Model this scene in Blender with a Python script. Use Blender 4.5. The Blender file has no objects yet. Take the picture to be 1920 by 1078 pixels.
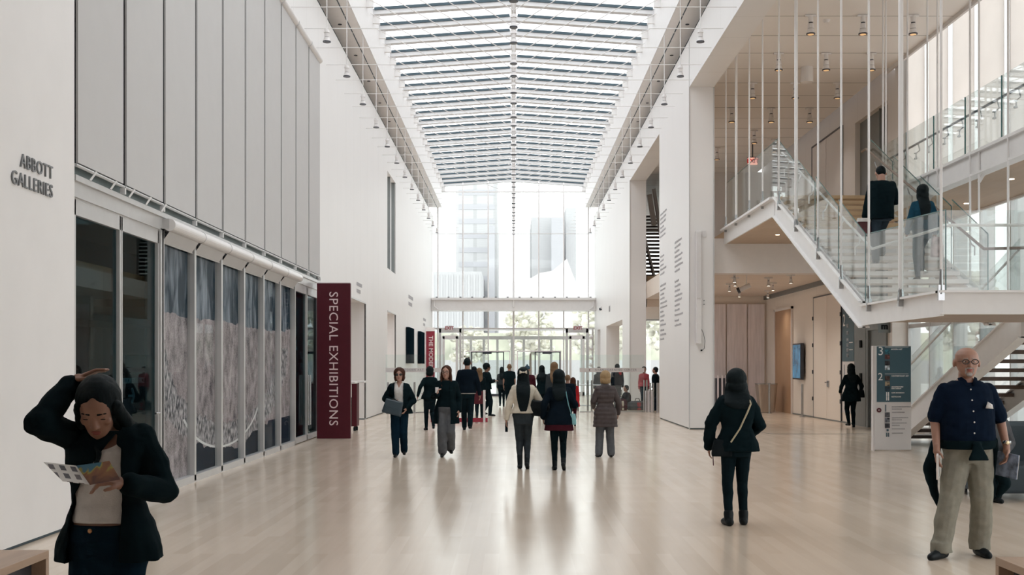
import bpy, bmesh, math, random
from mathutils import Vector, Matrix, noise
random.seed(7)
PI = math.pi
C = bpy.context.scene.collection
sc = bpy.context.scene

# ---------------------------------------------------------------- camera, sky, exposure
cam = bpy.data.objects.new('camera', bpy.data.cameras.new('camera'))
C.objects.link(cam)
cam.location = (0, 0, 1.65)
cam.rotation_euler = (PI / 2, 0, 0)
cam.data.lens = 40.69
cam.data.sensor_width = 36
cam.data.shift_x = -3 / 1920
cam.data.shift_y = 147 / 1920
cam.data.clip_end = 2000
sc.camera = cam
sc.view_settings.view_transform = 'Standard'
sc.view_settings.look = 'None'
sc.view_settings.gamma = 1
sc.view_settings.use_curve_mapping = False
sc.view_settings.exposure = 0.0
w = bpy.data.worlds.new('sky'); sc.world = w; w.use_nodes = True
bg = w.node_tree.nodes['Background']
bg.inputs[0].default_value = (1.0, 0.99, 0.995, 1); bg.inputs[1].default_value = 2.45
try:
    sc.cycles.use_denoising = True
    sc.cycles.max_bounces = 14; sc.cycles.diffuse_bounces = 11; sc.cycles.glossy_bounces = 4
    sc.cycles.transparent_max_bounces = 24
    sc.cycles.sample_clamp_indirect = 6
except Exception: pass

def area(name, loc, rot, sx, sy, power, col=(1, 1, 1), portal=False):
    l = bpy.data.lights.new(name, 'AREA'); l.shape = 'RECTANGLE'; l.size = sx; l.size_y = sy
    l.energy = power; l.color = col
    if portal: l.cycles.is_portal = True
    o = bpy.data.objects.new(name, l); o.location = loc; o.rotation_euler = rot; C.objects.link(o); return o

# ---------------------------------------------------------------- materials
def nt(name):
    m = bpy.data.materials.new(name); m.use_nodes = True
    return m, m.node_tree, m.node_tree.nodes['Principled BSDF']
def mat(name, col, rough=.6, metal=0, var=.04, scale=6, bump=0, bscale=60, stretch=(1, 1, 1), emit=0, coat=0, spec=.5, trans=0):
    m, t, b = nt(name); N = t.nodes; L = t.links
    b.inputs['Roughness'].default_value = rough; b.inputs['Metallic'].default_value = metal
    b.inputs['Specular IOR Level'].default_value = spec
    if coat: b.inputs['Coat Weight'].default_value = coat; b.inputs['Coat Roughness'].default_value = .1
    tc = N.new('ShaderNodeTexCoord'); mp = N.new('ShaderNodeMapping'); L.new(tc.outputs['Object'], mp.inputs[0])
    mp.inputs['Scale'].default_value = stretch
    no = N.new('ShaderNodeTexNoise'); no.inputs['Scale'].default_value = scale; L.new(mp.outputs[0], no.inputs['Vector'])
    no.inputs['Detail'].default_value = 4
    r = N.new('ShaderNodeValToRGB'); L.new(no.outputs[0], r.inputs[0])
    r.color_ramp.elements[0].position = .3; r.color_ramp.elements[1].position = .7
    r.color_ramp.elements[0].color = tuple(max(0, c * (1 - var)) for c in col[:3]) + (1,)
    r.color_ramp.elements[1].color = tuple(min(1, c * (1 + var)) for c in col[:3]) + (1,)
    L.new(r.outputs[0], b.inputs['Base Color'])
    if bump:
        n2 = N.new('ShaderNodeTexNoise'); n2.inputs['Scale'].default_value = bscale; L.new(mp.outputs[0], n2.inputs['Vector'])
        bp = N.new('ShaderNodeBump'); bp.inputs['Strength'].default_value = bump; bp.inputs['Distance'].default_value = .01
        L.new(n2.outputs[0], bp.inputs['Height']); L.new(bp.outputs[0], b.inputs['Normal'])
    if emit:
        L.new(r.outputs[0], b.inputs['Emission Color']); b.inputs['Emission Strength'].default_value = emit
    if trans:
        tr = N.new('ShaderNodeBsdfTranslucent'); L.new(r.outputs[0], tr.inputs[0]); mx = N.new('ShaderNodeMixShader')
        mx.inputs[0].default_value = trans; L.new(b.outputs[0], mx.inputs[1]); L.new(tr.outputs[0], mx.inputs[2])
        L.new(mx.outputs[0], N['Material Output'].inputs[0])
    return m
def glass(name, col=(.93, .97, .96), refl=.06, frit=0, rough=0.0, graze=True, k=.55):
    m, t, b = nt(name); N = t.nodes; L = t.links; N.remove(b)
    tr = N.new('ShaderNodeBsdfTransparent'); tr.inputs[0].default_value = (*col, 1)
    gl = N.new('ShaderNodeBsdfGlossy'); gl.inputs['Roughness'].default_value = rough
    mx = N.new('ShaderNodeMixShader')
    if graze:
        lw = N.new('ShaderNodeLayerWeight'); lw.inputs[0].default_value = .25
        mu = N.new('ShaderNodeMath'); mu.operation = 'MULTIPLY_ADD'; mu.inputs[1].default_value = k; mu.inputs[2].default_value = refl
        L.new(lw.outputs['Fresnel'], mu.inputs[0]); L.new(mu.outputs[0], mx.inputs[0])
    else: mx.inputs[0].default_value = refl
    L.new(tr.outputs[0], mx.inputs[1]); L.new(gl.outputs[0], mx.inputs[2])
    out = mx
    if frit:
        tl = N.new('ShaderNodeBsdfTranslucent'); tl.inputs[0].default_value = (.95, .97, .98, 1)
        m2 = N.new('ShaderNodeMixShader'); m2.inputs[0].default_value = frit
        L.new(mx.outputs[0], m2.inputs[1]); L.new(tl.outputs[0], m2.inputs[2]); out = m2
    L.new(out.outputs[0], N['Material Output'].inputs[0])
    return m
def panel_mat(name, col, mod=1.51, off=0.0, axis='Y', seam=.82, w=.012, rough=.45, hmod=0):
    """painted panels with thin open joints every mod metres along a world axis"""
    m, t, b = nt(name); N = t.nodes; L = t.links
    b.inputs['Roughness'].default_value = rough; b.inputs['Specular IOR Level'].default_value = .35
    g = N.new('ShaderNodeNewGeometry'); s = N.new('ShaderNodeSeparateXYZ'); L.new(g.outputs['Position'], s.inputs[0])
    def line(ax, md, of, ww):
        a = N.new('ShaderNodeMath'); a.operation = 'ADD'; a.inputs[1].default_value = 1000 * md - of; L.new(s.outputs[ax], a.inputs[0])
        mo = N.new('ShaderNodeMath'); mo.operation = 'MODULO'; mo.inputs[1].default_value = md; L.new(a.outputs[0], mo.inputs[0])
        lt = N.new('ShaderNodeMath'); lt.operation = 'LESS_THAN'; lt.inputs[1].default_value = ww; L.new(mo.outputs[0], lt.inputs[0]); return lt
    l = line(axis, mod, off, w)
    if hmod:
        l2 = line('Z', hmod, .2, w); mxx = N.new('ShaderNodeMath'); mxx.operation = 'MAXIMUM'; L.new(l.outputs[0], mxx.inputs[0]); L.new(l2.outputs[0], mxx.inputs[1]); l = mxx
    no = N.new('ShaderNodeTexNoise'); no.inputs['Scale'].default_value = .8; L.new(g.outputs['Position'], no.inputs['Vector'])
    r = N.new('ShaderNodeValToRGB'); L.new(no.outputs[0], r.inputs[0])
    r.color_ramp.elements[0].color = tuple(c * .975 for c in col) + (1,); r.color_ramp.elements[1].color = tuple(min(1, c * 1.02) for c in col) + (1,)
    mx = N.new('ShaderNodeMixRGB'); L.new(l.outputs[0], mx.inputs[0]); L.new(r.outputs[0], mx.inputs[1])
    mx.inputs[2].default_value = tuple(c * seam for c in col) + (1,)
    L.new(mx.outputs[0], b.inputs['Base Color'])
    return m
def plank_mat(name, c1, c2, pw=.11, pl=1.9, rough=.2, swap=True, coat=0, seam=.8, spec=.5, mortar=.0016):
    m, t, b = nt(name); N = t.nodes; L = t.links
    b.inputs['Roughness'].default_value = rough; b.inputs['Specular IOR Level'].default_value = spec
    if coat: b.inputs['Coat Weight'].default_value = coat; b.inputs['Coat Roughness'].default_value = .13
    g = N.new('ShaderNodeNewGeometry'); s = N.new('ShaderNodeSeparateXYZ'); L.new(g.outputs['Position'], s.inputs[0])
    cb = N.new('ShaderNodeCombineXYZ'); L.new(s.outputs['Y' if swap else 'X'], cb.inputs[0]); L.new(s.outputs['X' if swap else 'Y'], cb.inputs[1])
    br = N.new('ShaderNodeTexBrick'); L.new(cb.outputs[0], br.inputs['Vector'])
    br.inputs['Color1'].default_value = (*c1, 1); br.inputs['Color2'].default_value = (*c2, 1)
    br.inputs['Mortar'].default_value = tuple(c * seam for c in c1) + (1,)
    br.inputs['Scale'].default_value = 1; br.inputs['Brick Width'].default_value = pl; br.inputs['Row Height'].default_value = pw
    br.inputs['Mortar Size'].default_value = mortar; br.offset = .37; br.inputs['Bias'].default_value = -.1
    mp = N.new('ShaderNodeMapping'); mp.inputs['Scale'].default_value = (.22, 7, 1) ; L.new(cb.outputs[0], mp.inputs[0])
    no = N.new('ShaderNodeTexNoise'); no.inputs['Scale'].default_value = 2.5; no.inputs['Detail'].default_value = 6; L.new(mp.outputs[0], no.inputs['Vector'])
    r = N.new('ShaderNodeValToRGB'); L.new(no.outputs[0], r.inputs[0]); r.color_ramp.elements[0].color = (.88, .87, .86, 1); r.color_ramp.elements[1].color = (1, 1, 1, 1)
    mx = N.new('ShaderNodeMixRGB'); mx.blend_type = 'MULTIPLY'; mx.inputs[0].default_value = .7
    L.new(br.outputs[0], mx.inputs[1]); L.new(r.outputs[0], mx.inputs[2]); L.new(mx.outputs[0], b.inputs['Base Color'])
    n3 = N.new('ShaderNodeTexNoise'); n3.inputs['Scale'].default_value = 1.3; L.new(g.outputs['Position'], n3.inputs['Vector'])
    rr = N.new('ShaderNodeMapRange'); rr.inputs[3].default_value = rough * .8; rr.inputs[4].default_value = rough * 1.25
    L.new(n3.outputs[0], rr.inputs[0]); L.new(rr.outputs[0], b.inputs['Roughness'])
    return m

M = {}
M['wall'] = panel_mat('white_wall_panels', (.80, .79, .785), off=27.05 % 1.51)
M['wallp'] = mat('white_plaster', (.79, .775, .77), .5, var=.02, scale=2)
M['pier'] = panel_mat('white_pier_panels', (.80, .785, .78), mod=3.1, off=30.1 - 3.1 + .02)
M['soffit'] = mat('warm_grey_soffit', (.93, .90, .88), .5, var=.02)
M['gceil'] = panel_mat('gallery_ceiling_panels', (.80, .775, .755), off=25.6 % 1.51, seam=.25, w=.03)
M['lceil'] = plank_mat('lobby_ceiling_boards', (.76, .66, .57), (.73, .635, .55), pw=.3, pl=6, rough=.5, swap=False, seam=.75)
M['beam'] = mat('beige_painted_beam', (.76, .71, .675), .5, var=.02)
M['beige'] = panel_mat('beige_wall_panels', (.80, .735, .665), off=.4, seam=.8)
M['beigew'] = panel_mat('pale_gallery_wall', (.68, .655, .64), off=.4, seam=.8)
M['floor'] = plank_mat('maple_floor_boards', (.715, .60, .49), (.635, .525, .42), pw=.125, pl=2.8, rough=.17, coat=0, spec=.62, seam=.93, mortar=0)
M['steel'] = mat('white_painted_steel', (.78, .77, .765), .35, var=.02)
M['alu'] = mat('pale_aluminium', (.60, .60, .60), .35, metal=.4, var=.03)
M['dgap'] = mat('dark_gasket', (.035, .065, .085), .5)
M['rafter'] = mat('white_rafter_paint', (.80, .79, .785), .45, var=.02)
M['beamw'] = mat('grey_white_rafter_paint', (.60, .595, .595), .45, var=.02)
M['brushed'] = mat('brushed_steel', (.84, .79, .82), .3, metal=.25, var=.12, scale=3, stretch=(4, 4, .3))
M['chrome'] = mat('polished_steel', (.45, .46, .47), .2, metal=.9)
M['darkm'] = mat('dark_bronze_metal', (.06, .065, .08), .35, metal=.5)
M['blind'] = mat('grey_blind_fabric', (.545, .54, .54), .8, var=.012, scale=3, bump=.05, bscale=300, spec=.2)
M['eblind'] = mat('cream_blind_fabric', (.93, .885, .865), .8, var=.02, scale=1, trans=.85)
M['tube'] = mat('white_enamel_tube', (.74, .72, .715), .3, var=.02)
M['red'] = mat('dark_red_sign', (.075, .009, .017), .5, var=.05, spec=.25)
M['red2'] = mat('bright_red_sign', (.30, .022, .045), .45, var=.05)
M['letter'] = mat('pale_pink_lettering', (.78, .62, .63), .5)
M['grey_letter'] = mat('grey_metal_lettering', (.20, .21, .22), .4)
M['slate'] = mat('slate_blue_sign', (.042, .10, .135), .5, var=.05)
M['white'] = mat('white_sign', (.68, .66, .66), .5, var=.02)
M['wood'] = plank_mat('oak_treads', (.50, .36, .22), (.46, .33, .2), pw=.2, pl=2.5, rough=.4, swap=False)
M['bench'] = mat('oak_bench', (.40, .28, .20), .45, var=.1, scale=2, stretch=(8, 1, 8))
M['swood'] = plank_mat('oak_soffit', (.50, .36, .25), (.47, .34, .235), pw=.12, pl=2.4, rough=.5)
M['orange'] = plank_mat('oak_door', (.44, .27, .155), (.41, .25, .145), pw=.3, pl=6, rough=.45)
M['tread2'] = mat('grey_brown_tread', (.15, .105, .085), .5)
M['rail'] = mat('walnut_handrail', (.13, .085, .06), .4)
M['glass'] = glass('clear_glass', (.95, .985, .975), .03)
M['glassb'] = glass('balustrade_glass', (.955, .98, .975), .05, k=.35)
M['mglass'] = glass('low_sheen_glass', (.95, .96, .96), .035, graze=False)
M['gedge'] = mat('green_glass_edge', (.03, .12, .12), .15)
M['dglass'] = glass('dim_storefront_glass', (.36, .52, .56), .05, k=.22)
M['header'] = mat('green_grey_header', (.17, .21, .21), .35)
M['sky'] = glass('skylight_glass', (.97, .985, .99), .02, frit=.30, graze=False)
M['dark'] = mat('dark_gallery_wall', (.05, .115, .145), .6, var=.3, scale=.6)
M['darkglass'] = mat('near_black_panel', (.015, .015, .02), .15, var=.2)
M['screen'] = mat('dark_screen_glass', (.006, .014, .02), 1, spec=0)
M['elev'] = mat('grey_green_panel', (.15, .165, .165), .4, var=.05)
M['black'] = mat('black_plastic', (.005, .009, .011), .7, spec=.12)
M['concrete'] = mat('outdoor_paving', (.62, .60, .59), .9)
M['bldA'] = panel_mat('white_office_cladding', (.555, .555, .565), mod=7, seam=.85, w=1.2, axis='X', hmod=0)
M['bldB'] = mat('grey_office_cladding', (.485, .485, .515), .7)
M['bldC'] = mat('light_office_cladding', (.525, .525, .54), .7)
M['leaf'] = mat('pale_green_leaves', (.66, .645, .57), .9, var=.5, scale=1.5)
M['donor'] = mat('fine_grey_lettering', (.42, .41, .43))
M['text_dim'] = mat('dim_grey_lettering', (.26, .25, .27), .6)
M['wtext'] = mat('white_lettering', (.8, .8, .8), .6)
M['tread3'] = mat('pale_stone_tread', (.76, .72, .70), .4, var=.03)
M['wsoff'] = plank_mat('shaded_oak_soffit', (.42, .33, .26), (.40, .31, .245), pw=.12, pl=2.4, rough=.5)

# ---------------------------------------------------------------- mesh building
class MB:
    def __init__(s): s.v = []; s.f = []
    def add(s, vs, fs):
        n = len(s.v); s.v += [Vector(v) for v in vs]; s.f += [[i + n for i in f] for f in fs]; return s
    def box(s, x0, x1, y0, y1, z0, z1):
        vs = [(x, y, z) for x in (x0, x1) for y in (y0, y1) for z in (z0, z1)]
        return s.add(vs, [(0, 1, 3, 2), (4, 6, 7, 5), (0, 4, 5, 1), (2, 3, 7, 6), (0, 2, 6, 4), (1, 5, 7, 3)])
    def ubox(s, x0, x1, y0, y1, z0, z1, omit=''):
        return s.box(x0, x1, y0, y1, z0, z1)
    def bar(s, a, b, w, h, up=(0, 0, 1)):
        """box beam from a to b, w wide, h high"""
        a = Vector(a); b = Vector(b); d = (b - a).normalized(); u = Vector(up)
        r = d.cross(u)
        if r.length < 1e-5: r = d.cross(Vector((1, 0, 0)))
        r.normalize(); u = r.cross(d).normalized()
        vs = [p + r * sx * w / 2 + u * sz * h / 2 for p in (a, b) for sx in (-1, 1) for sz in (-1, 1)]
        return s.add(vs, [(0, 1, 3, 2), (4, 6, 7, 5), (0, 4, 5, 1), (2, 3, 7, 6), (0, 2, 6, 4), (1, 5, 7, 3)])
    def cyl(s, a, b, r1, r2=None, n=12, caps=True):
        a = Vector(a); b = Vector(b); r2 = r1 if r2 is None else r2
        d = (b - a).normalized(); u = Vector((0, 0, 1)) if abs(d.z) < .95 else Vector((1, 0, 0))
        x = d.cross(u).normalized(); y = d.cross(x)
        vs = []
        for p, r in ((a, r1), (b, r2)):
            for i in range(n):
                t = 2 * PI * i / n; vs.append(p + (x * math.cos(t) + y * math.sin(t)) * r)
        fs = [(i, (i + 1) % n, n + (i + 1) % n, n + i) for i in range(n)]
        if caps: fs += [tuple(range(n))[::-1], tuple(range(n, 2 * n))]
        return s.add(vs, fs)
    def tube(s, pts, r, n=8):
        for a, b in zip(pts, pts[1:]): s.cyl(a, b, r, n=n)
        return s
    def rings(s, rs, cap=True):
        """rs: list of equal-length point rings"""
        n = len(rs[0]); vs = [p for r in rs for p in r]; fs = []
        for k in range(len(rs) - 1):
            for i in range(n):
                j = (i + 1) % n; fs.append((k * n + i, k * n + j, (k + 1) * n + j, (k + 1) * n + i))
        if cap: fs.append(tuple(range(n))[::-1]); fs.append(tuple((len(rs) - 1) * n + i for i in range(n)))
        return s.add(vs, fs)
    def loft(s, secs, n=20, p=2.0):
        """secs: (cx, cy, cz, rx, ry) horizontal super-ellipses"""
        rs = []
        for cx, cy, cz, rx, ry in secs:
            ring = []
            for i in range(n):
                t = 2 * PI * i / n; c = math.cos(t); q = math.sin(t)
                ring.append(Vector((cx + rx * math.copysign(abs(c) ** (2 / p), c), cy + ry * math.copysign(abs(q) ** (2 / p), q), cz)))
            rs.append(ring)
        return s.rings(rs)
    def ball(s, c, r, n=12, m=8, mtx=None):
        c = Vector(c); r = Vector(r) if not isinstance(r, (int, float)) else Vector((r, r, r)); rs = []
        for k in range(m + 1):
            a = -PI / 2 + PI * k / m; cz = math.sin(a); cr = max(math.cos(a), .02)
            ring = []
            for i in range(n):
                t = 2 * PI * i / n; v = Vector((r.x * cr * math.cos(t), r.y * cr * math.sin(t), r.z * cz))
                if mtx: v = mtx @ v
                ring.append(c + v)
            rs.append(ring)
        return s.rings(rs)
    def cap(s, a, b, r1, r2, n=12):
        """tapered capsule"""
        a = Vector(a); b = Vector(b); d = (b - a)
        if d.length < 1e-4: return s.ball(a, r1)
        d.normalize(); u = Vector((0, 0, 1)) if abs(d.z) < .95 else Vector((1, 0, 0))
        x = d.cross(u).normalized(); y = d.cross(x); rs = []
        prof = [(-r1 * math.cos(t), r1 * math.sin(t), a) for t in (.15, .7, 1.2)] + [(0, r1, a), (0, r2, b)] + [(r2 * math.cos(t), r2 * math.sin(t), b) for t in (1.2, .7, .15)]
        for off, r, p in prof:
            rs.append([p + d * off + (x * math.cos(2 * PI * i / n) + y * math.sin(2 * PI * i / n)) * r for i in range(n)])
        return s.rings(rs)
    def xf(s, m, start=0):
        for i in range(start, len(s.v)): s.v[i] = m @ s.v[i]
        return s
    def prism(s, pts, d):
        """polygon pts (3d, planar) extruded by vector d"""
        pts = [Vector(p) for p in pts]; d = Vector(d); n = len(pts)
        vs = pts + [p + d for p in pts]
        return s.add(vs, [tuple(range(n))[::-1], tuple(range(n, 2 * n))] + [(i, (i + 1) % n, n + (i + 1) % n, n + i) for i in range(n)])
    def mesh(s, name):
        me = bpy.data.meshes.new(name); me.from_pydata([tuple(v) for v in s.v], [], s.f)
        bm = bmesh.new(); bm.from_mesh(me); bmesh.ops.recalc_face_normals(bm, faces=bm.faces); bm.to_mesh(me); bm.free()
        return me
    def build(s, name, m, parent=None, W=False, smooth=False, bevel=0, org=None):
        """W: vertices are in world coordinates and are moved into the parent's frame (or to org)"""
        if parent is None and org is None:
            lo = [min(v[i] for v in s.v) for i in range(3)]; hi = [max(v[i] for v in s.v) for i in range(3)]
            org = ((lo[0] + hi[0]) / 2, (lo[1] + hi[1]) / 2, lo[2])
        if parent is not None and W:
            o0 = parent
            off = Vector((0, 0, 0))
            while o0 is not None: off += o0.location; o0 = o0.parent
            for i in range(len(s.v)): s.v[i] = s.v[i] - off
        if parent is None:
            for i in range(len(s.v)): s.v[i] = s.v[i] - Vector(org)
        me = s.mesh(name); me.materials.append(m)
        if smooth:
            for p in me.polygons: p.use_smooth = True
        o = bpy.data.objects.new(name, me); C.objects.link(o)
        if parent is not None: o.parent = parent
        else: o.location = org
        if bevel:
            b = o.modifiers.new('bevel', 'BEVEL'); b.width = bevel; b.segments = 2; b.limit_method = 'ANGLE'
        return o
def tag(o, label=None, cat=None, group=None, kind=None):
    if label: o['label'] = label
    if cat: o['category'] = cat
    if group: o['group'] = group
    if kind: o['kind'] = kind
    return o
def thing(name, label, cat, loc=(0, 0, 0), rz=0, group=None):
    o = bpy.data.objects.new(name, None); o.empty_display_size = .1; C.objects.link(o)
    o.location = loc; o.rotation_euler = (0, 0, rz)
    return tag(o, label, cat, group)
def struct(name, mb, m, parent=None, W=True, **k):
    o = mb.build(name, m, parent, W=W, **k) if parent is not None else mb.build(name, m, **k)
    if parent is None: o['kind'] = 'structure'
    return o
def dup(root, loc, rz=None, label=None):
    def cp(o, par):
        c = o.copy(); C.objects.link(c); c.parent = par
        for ch in o.children: cp(ch, c)
        return c
    r = cp(root, None); r.location = loc
    if rz is not None: r.rotation_euler = (0, 0, rz)
    if label: r['label'] = label
    return r
def text(name, s, size, loc, rot, m, parent=None, ext=.004, align='LEFT', sx=1.0, bold=0.0, space=1.0):
    cu = bpy.data.curves.new(name, 'FONT'); cu.body = s; cu.size = size; cu.extrude = ext; cu.align_x = align; cu.align_y = 'CENTER'
    cu.offset = bold; cu.space_character = space; cu.resolution_u = 3
    t = bpy.data.objects.new(name, cu); C.objects.link(t)
    bpy.context.view_layer.update()
    me = bpy.data.meshes.new_from_object(t.evaluated_get(bpy.context.evaluated_depsgraph_get()))
    bpy.data.objects.remove(t)
    me.materials.clear(); me.materials.append(m)
    me.transform(Matrix.Diagonal((sx, 1, 1, 1)))
    o = bpy.data.objects.new(name, me); C.objects.link(o); o.location = loc; o.rotation_euler = rot
    if parent is not None:
        o.parent = parent; o.location = Vector(loc) - parent.location
    return o
H = 1.65; F = 2170.0
def P(px, py, Y):
    """the point at distance Y that the photograph shows at pixel (px, py)"""
    return Vector(((px - 963) * Y / F, Y, H + (686 - py) * Y / F))
# ================================================================ THE HALL
XW = 4.57; MOD = 1.51; YE = 65.4
Yg0, Yg1 = 11.9, 27.05
# floor
struct('floor', MB().box(-9, 10.1, -8, YE, -.15, 0), M['floor'])
MB().box(-300, 300, YE, 420, -.3, -.02).build('ground_outside', M['concrete'])['kind'] = 'structure'
MB().box(10.1, 300, -60, YE, -.3, -.02).build('ground_outside', M['concrete'])['kind'] = 'structure'
# left side --------------------------------------------------------
mb = MB()
mb.box(-5.2, -4.5, -8, 11.86, 0.03, 10.15)
struct('wall_left_near', mb, M['wallp'])
struct('wall_back_light_block', MB().box(-9, 10.2, -8.3, -8.1, 0, 12.5), M['wallp'])  # unseen wall added to shut out light from behind the camera
struct('baseboard_left', MB().box(-5.1, -4.52, -8, 11.86, 0, .03), M['dgap'])
mb = MB()
mb.box(-5.2, -XW, 11.86, Yg1, 8.85, 10.15)
def wall_open(mb, x0, x1, y0, y1, z1, ops, z0=.03):
    """wall along Y with openings (ya, yb, za, zb)"""
    y = y0
    for a, b, c, d in sorted(ops):
        mb.box(x0, x1, y, a, z0, z1)
        if c > z0: mb.box(x0, x1, a, b, z0, c)
        if d < z1: mb.box(x0, x1, a, b, d, z1)
        y = b
    mb.box(x0, x1, y, y1, z0, z1)
# portals: the second shares its bay with the slit window above
mb.box(-5.2, -XW, Yg1, 30.4, .03, 10.15); mb.box(-5.2, -XW, 30.4, 35.7, 3.6, 10.15)
mb.box(-5.2, -XW, 35.7, 41.9, .03, 10.15)
mb.box(-5.2, -XW, 41.9, 44.8, 3.66, 5.2); mb.box(-5.2, -XW, 41.9, 44.8, 8.72, 10.15)
mb.box(-5.2, -XW, 44.8, YE, .03, 10.15)
struct('wall_left', mb, M['wall'])
# thin aluminium reveals round the portals and a dark shadow gap along the floor
mb = MB()
for a, b, z in ((30.4, 35.7, 3.6), (41.9, 44.8, 3.66)):
    mb.box(-4.6, -4.55, b, b + .05, 0, z); mb.box(-4.6, -4.55, a, b, z - .04, z)
struct('trim_1', mb, M['alu'])
mb = MB(); mb.box(-5.1, -4.60, 35.7, 41.9, 0, .03); mb.box(-5.1, -4.60, 44.8, YE, 0, .03); mb.box(-5.1, -4.6, Yg1, 30.4, 0, .03)
struct('baseboard_left_far', mb, M['dgap'])
# galleries behind the left wall
mb = MB(); mb.box(-9, -8.8, -8, YE, 0, 9.4); mb.box(-8.8, -5.2, 27.3, 27.5, 0, 9.4); mb.box(-8.8, -5.2, 35.72, 35.9, 0, 9.4)
mb.box(-8.8, -5.2, 44.85, 45.0, 0, 9.4); mb.box(-8.8, -5.2, YE - .2, YE, 0, 9.4); mb.box(-8.8, -5.2, 30.2, 30.38, 0, 9.4)
struct('wall_left_gallery', mb, M['wallp'])
t = thing('window_6', None, None, (-4.9, 43.3, 5.2)); t['kind'] = 'structure'
MB().box(-4.72, -4.62, 41.9, 41.98, 5.2, 8.72).box(-4.72, -4.62, 43.25, 43.38, 5.2, 8.72).box(-4.72, -4.60, 44.66, 44.8, 5.2, 8.72).box(-5.15, -5.05, 41.9, 44.8, 5.2, 5.26).build('window_frame', M['elev'], t, W=True)
MB().box(-5.11, -5.10, 41.9, 44.8, 5.2, 8.72).build('pane', M['mglass'], t, W=True)
area('slit_window_fill', (-7, 41, 9.3), (0, 0, 0), 3, 6, 260)  # added area light that makes the slit window look bright
area('dark_gallery_fill', (-6.8, 17, 4.1), (0, 0, 0), 1.5, 6, 60)  # added area light lifting the room behind the glass doors
area('portal_room_lamp', (-7, 33, 9.3), (0, 0, 0), 3, 4, 60)
struct('wall_left_dark', MB().box(-8.8, -8.7, 11.9, 27.3, 0, 9.4).box(-8.8, -5.2, 11.7, 11.85, 0, 9.4), M['dark'])
struct('ceiling_dark_gallery', MB().box(-8.7, -4.7, 11.9, 27.3, 4.2, 4.4).box(-8.7, -4.75, 11.9, 27.3, 8.86, 8.95), M['dark'])
struct('ceiling_left', MB().box(-9, -4.85, -8, YE, 9.4, 10.9), M['wallp'])
struct('trim_2', MB().box(-4.86, -4.84, -8, YE, 10.1, 10.6).box(4.84, 4.86, -8, YE, 10.1, 10.6), M['dgap'])
# lowered light coves on both sides of the skylight
for sgn, nm in ((-1, 'left'), (1, 'right')):
    a, b = sorted((sgn * 4.06, sgn * 4.82))
    mb = MB(); mb.box(a, b, -8, YE - .02, 10.6, 11.95)
    mb2 = mb
    struct('ceiling_cove_' + nm, mb, M['soffit'])
    a2, b2 = sorted((sgn * 4.055, sgn * 4.065)); 
    struct('trim_cove_' + nm, MB().box(a2, b2, -8, YE - .02, 10.6, 11.99), M['rafter'])
    mb = MB(); y = 10
    while y < YE - 1:
        mb.box(sgn * 4.32 - .014, sgn * 4.32 + .014, y, y + MOD - .09, 10.592, 10.604); y += MOD
    struct('trim_slot_' + nm, mb, M['dgap'])
    struct('trim_gap_' + nm, MB().box(*sorted((sgn * 4.79, sgn * 4.83)), -8, YE - .02, 10.57, 10.6), M['dgap'])
    a, b = sorted((sgn * 4.80, sgn * 4.90))
    struct('trim_outer_' + nm, MB().box(a, b, -8, YE - .02, 10.9, 12.0), M['rafter'])
# small round downlights in the coves
for sgn in (-1, 1):
    for k in range(9):
        y = 27.3 + 3.02 * k
        o = MB().cyl((sgn * 4.55, y, 10.585), (sgn * 4.55, y, 10.602), .05, n=14).build('recessed_light', M['darkm'])
        tag(o, 'tiny dark round light set in the lowered cove above the %s wall' % ('mural' if sgn < 0 else 'pillared'), 'light', 'round lights in the %s cove' % ('mural side' if sgn < 0 else 'pillar side'))

# skylight ----------------------------------------------------------
mb = MB(); zt = 12.02
mb.prism([(-4.1, 9, zt), (0, 9, zt + .28), (4.1, 9, zt), (4.1, 9, zt + .02), (0, 9, zt + .30), (-4.1, 9, zt + .02)], (0, YE - 9, 0))
struct('ceiling_light_block', MB().box(-4.9, 4.9, -8.3, 9, 11.95, 12.3), M['wallp'])  # unseen solid roof added to keep skylight off the foreground
struct('window_1', mb, M['sky'])
ys = [YE - .05 - 1.52 * k for k in range(31)]
def rafter_parts(t):
    mb = MB()
    for s in (-1, 1):
        mb.prism([(s * 4.06, -.035, -.17), (s * 4.06, -.035, 0), (0, -.035, .28), (0, -.035, .11)], (0, .07, 0))
        mb.prism([(s * 4.06, -.11, -.185), (s * 4.06, -.11, -.165), (0, -.11, .115), (0, -.11, .095)], (0, .22, 0))
    mb.build('beam', M['beamw'], t)
    for s in (-1, 1): tag(MB().bar((s * 4.02, -.05, .0), (s * .12, -.05, .27), .05, .075).build('glazing_bar', M['dgap'], t), 'dark glazing bar along the top of the beam')
    mb = MB()
    for s in (-1, 1): MB().box(*sorted((s * 3.86, s * 4.08)), -.05, .05, -.42, -.16).build('bracket', M['rafter'], t)
first = None
for k, y in enumerate(ys):
    if y < 19: break
    if first is None:
        first = thing('roof_rafter', 'shallow white gabled rafter spanning under the glass roof', 'rafter', (0, y, 11.95), 0, 'white rafters under the skylight')
        rafter_parts(first)
    else: dup(first, (0, y, 11.95))
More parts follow.
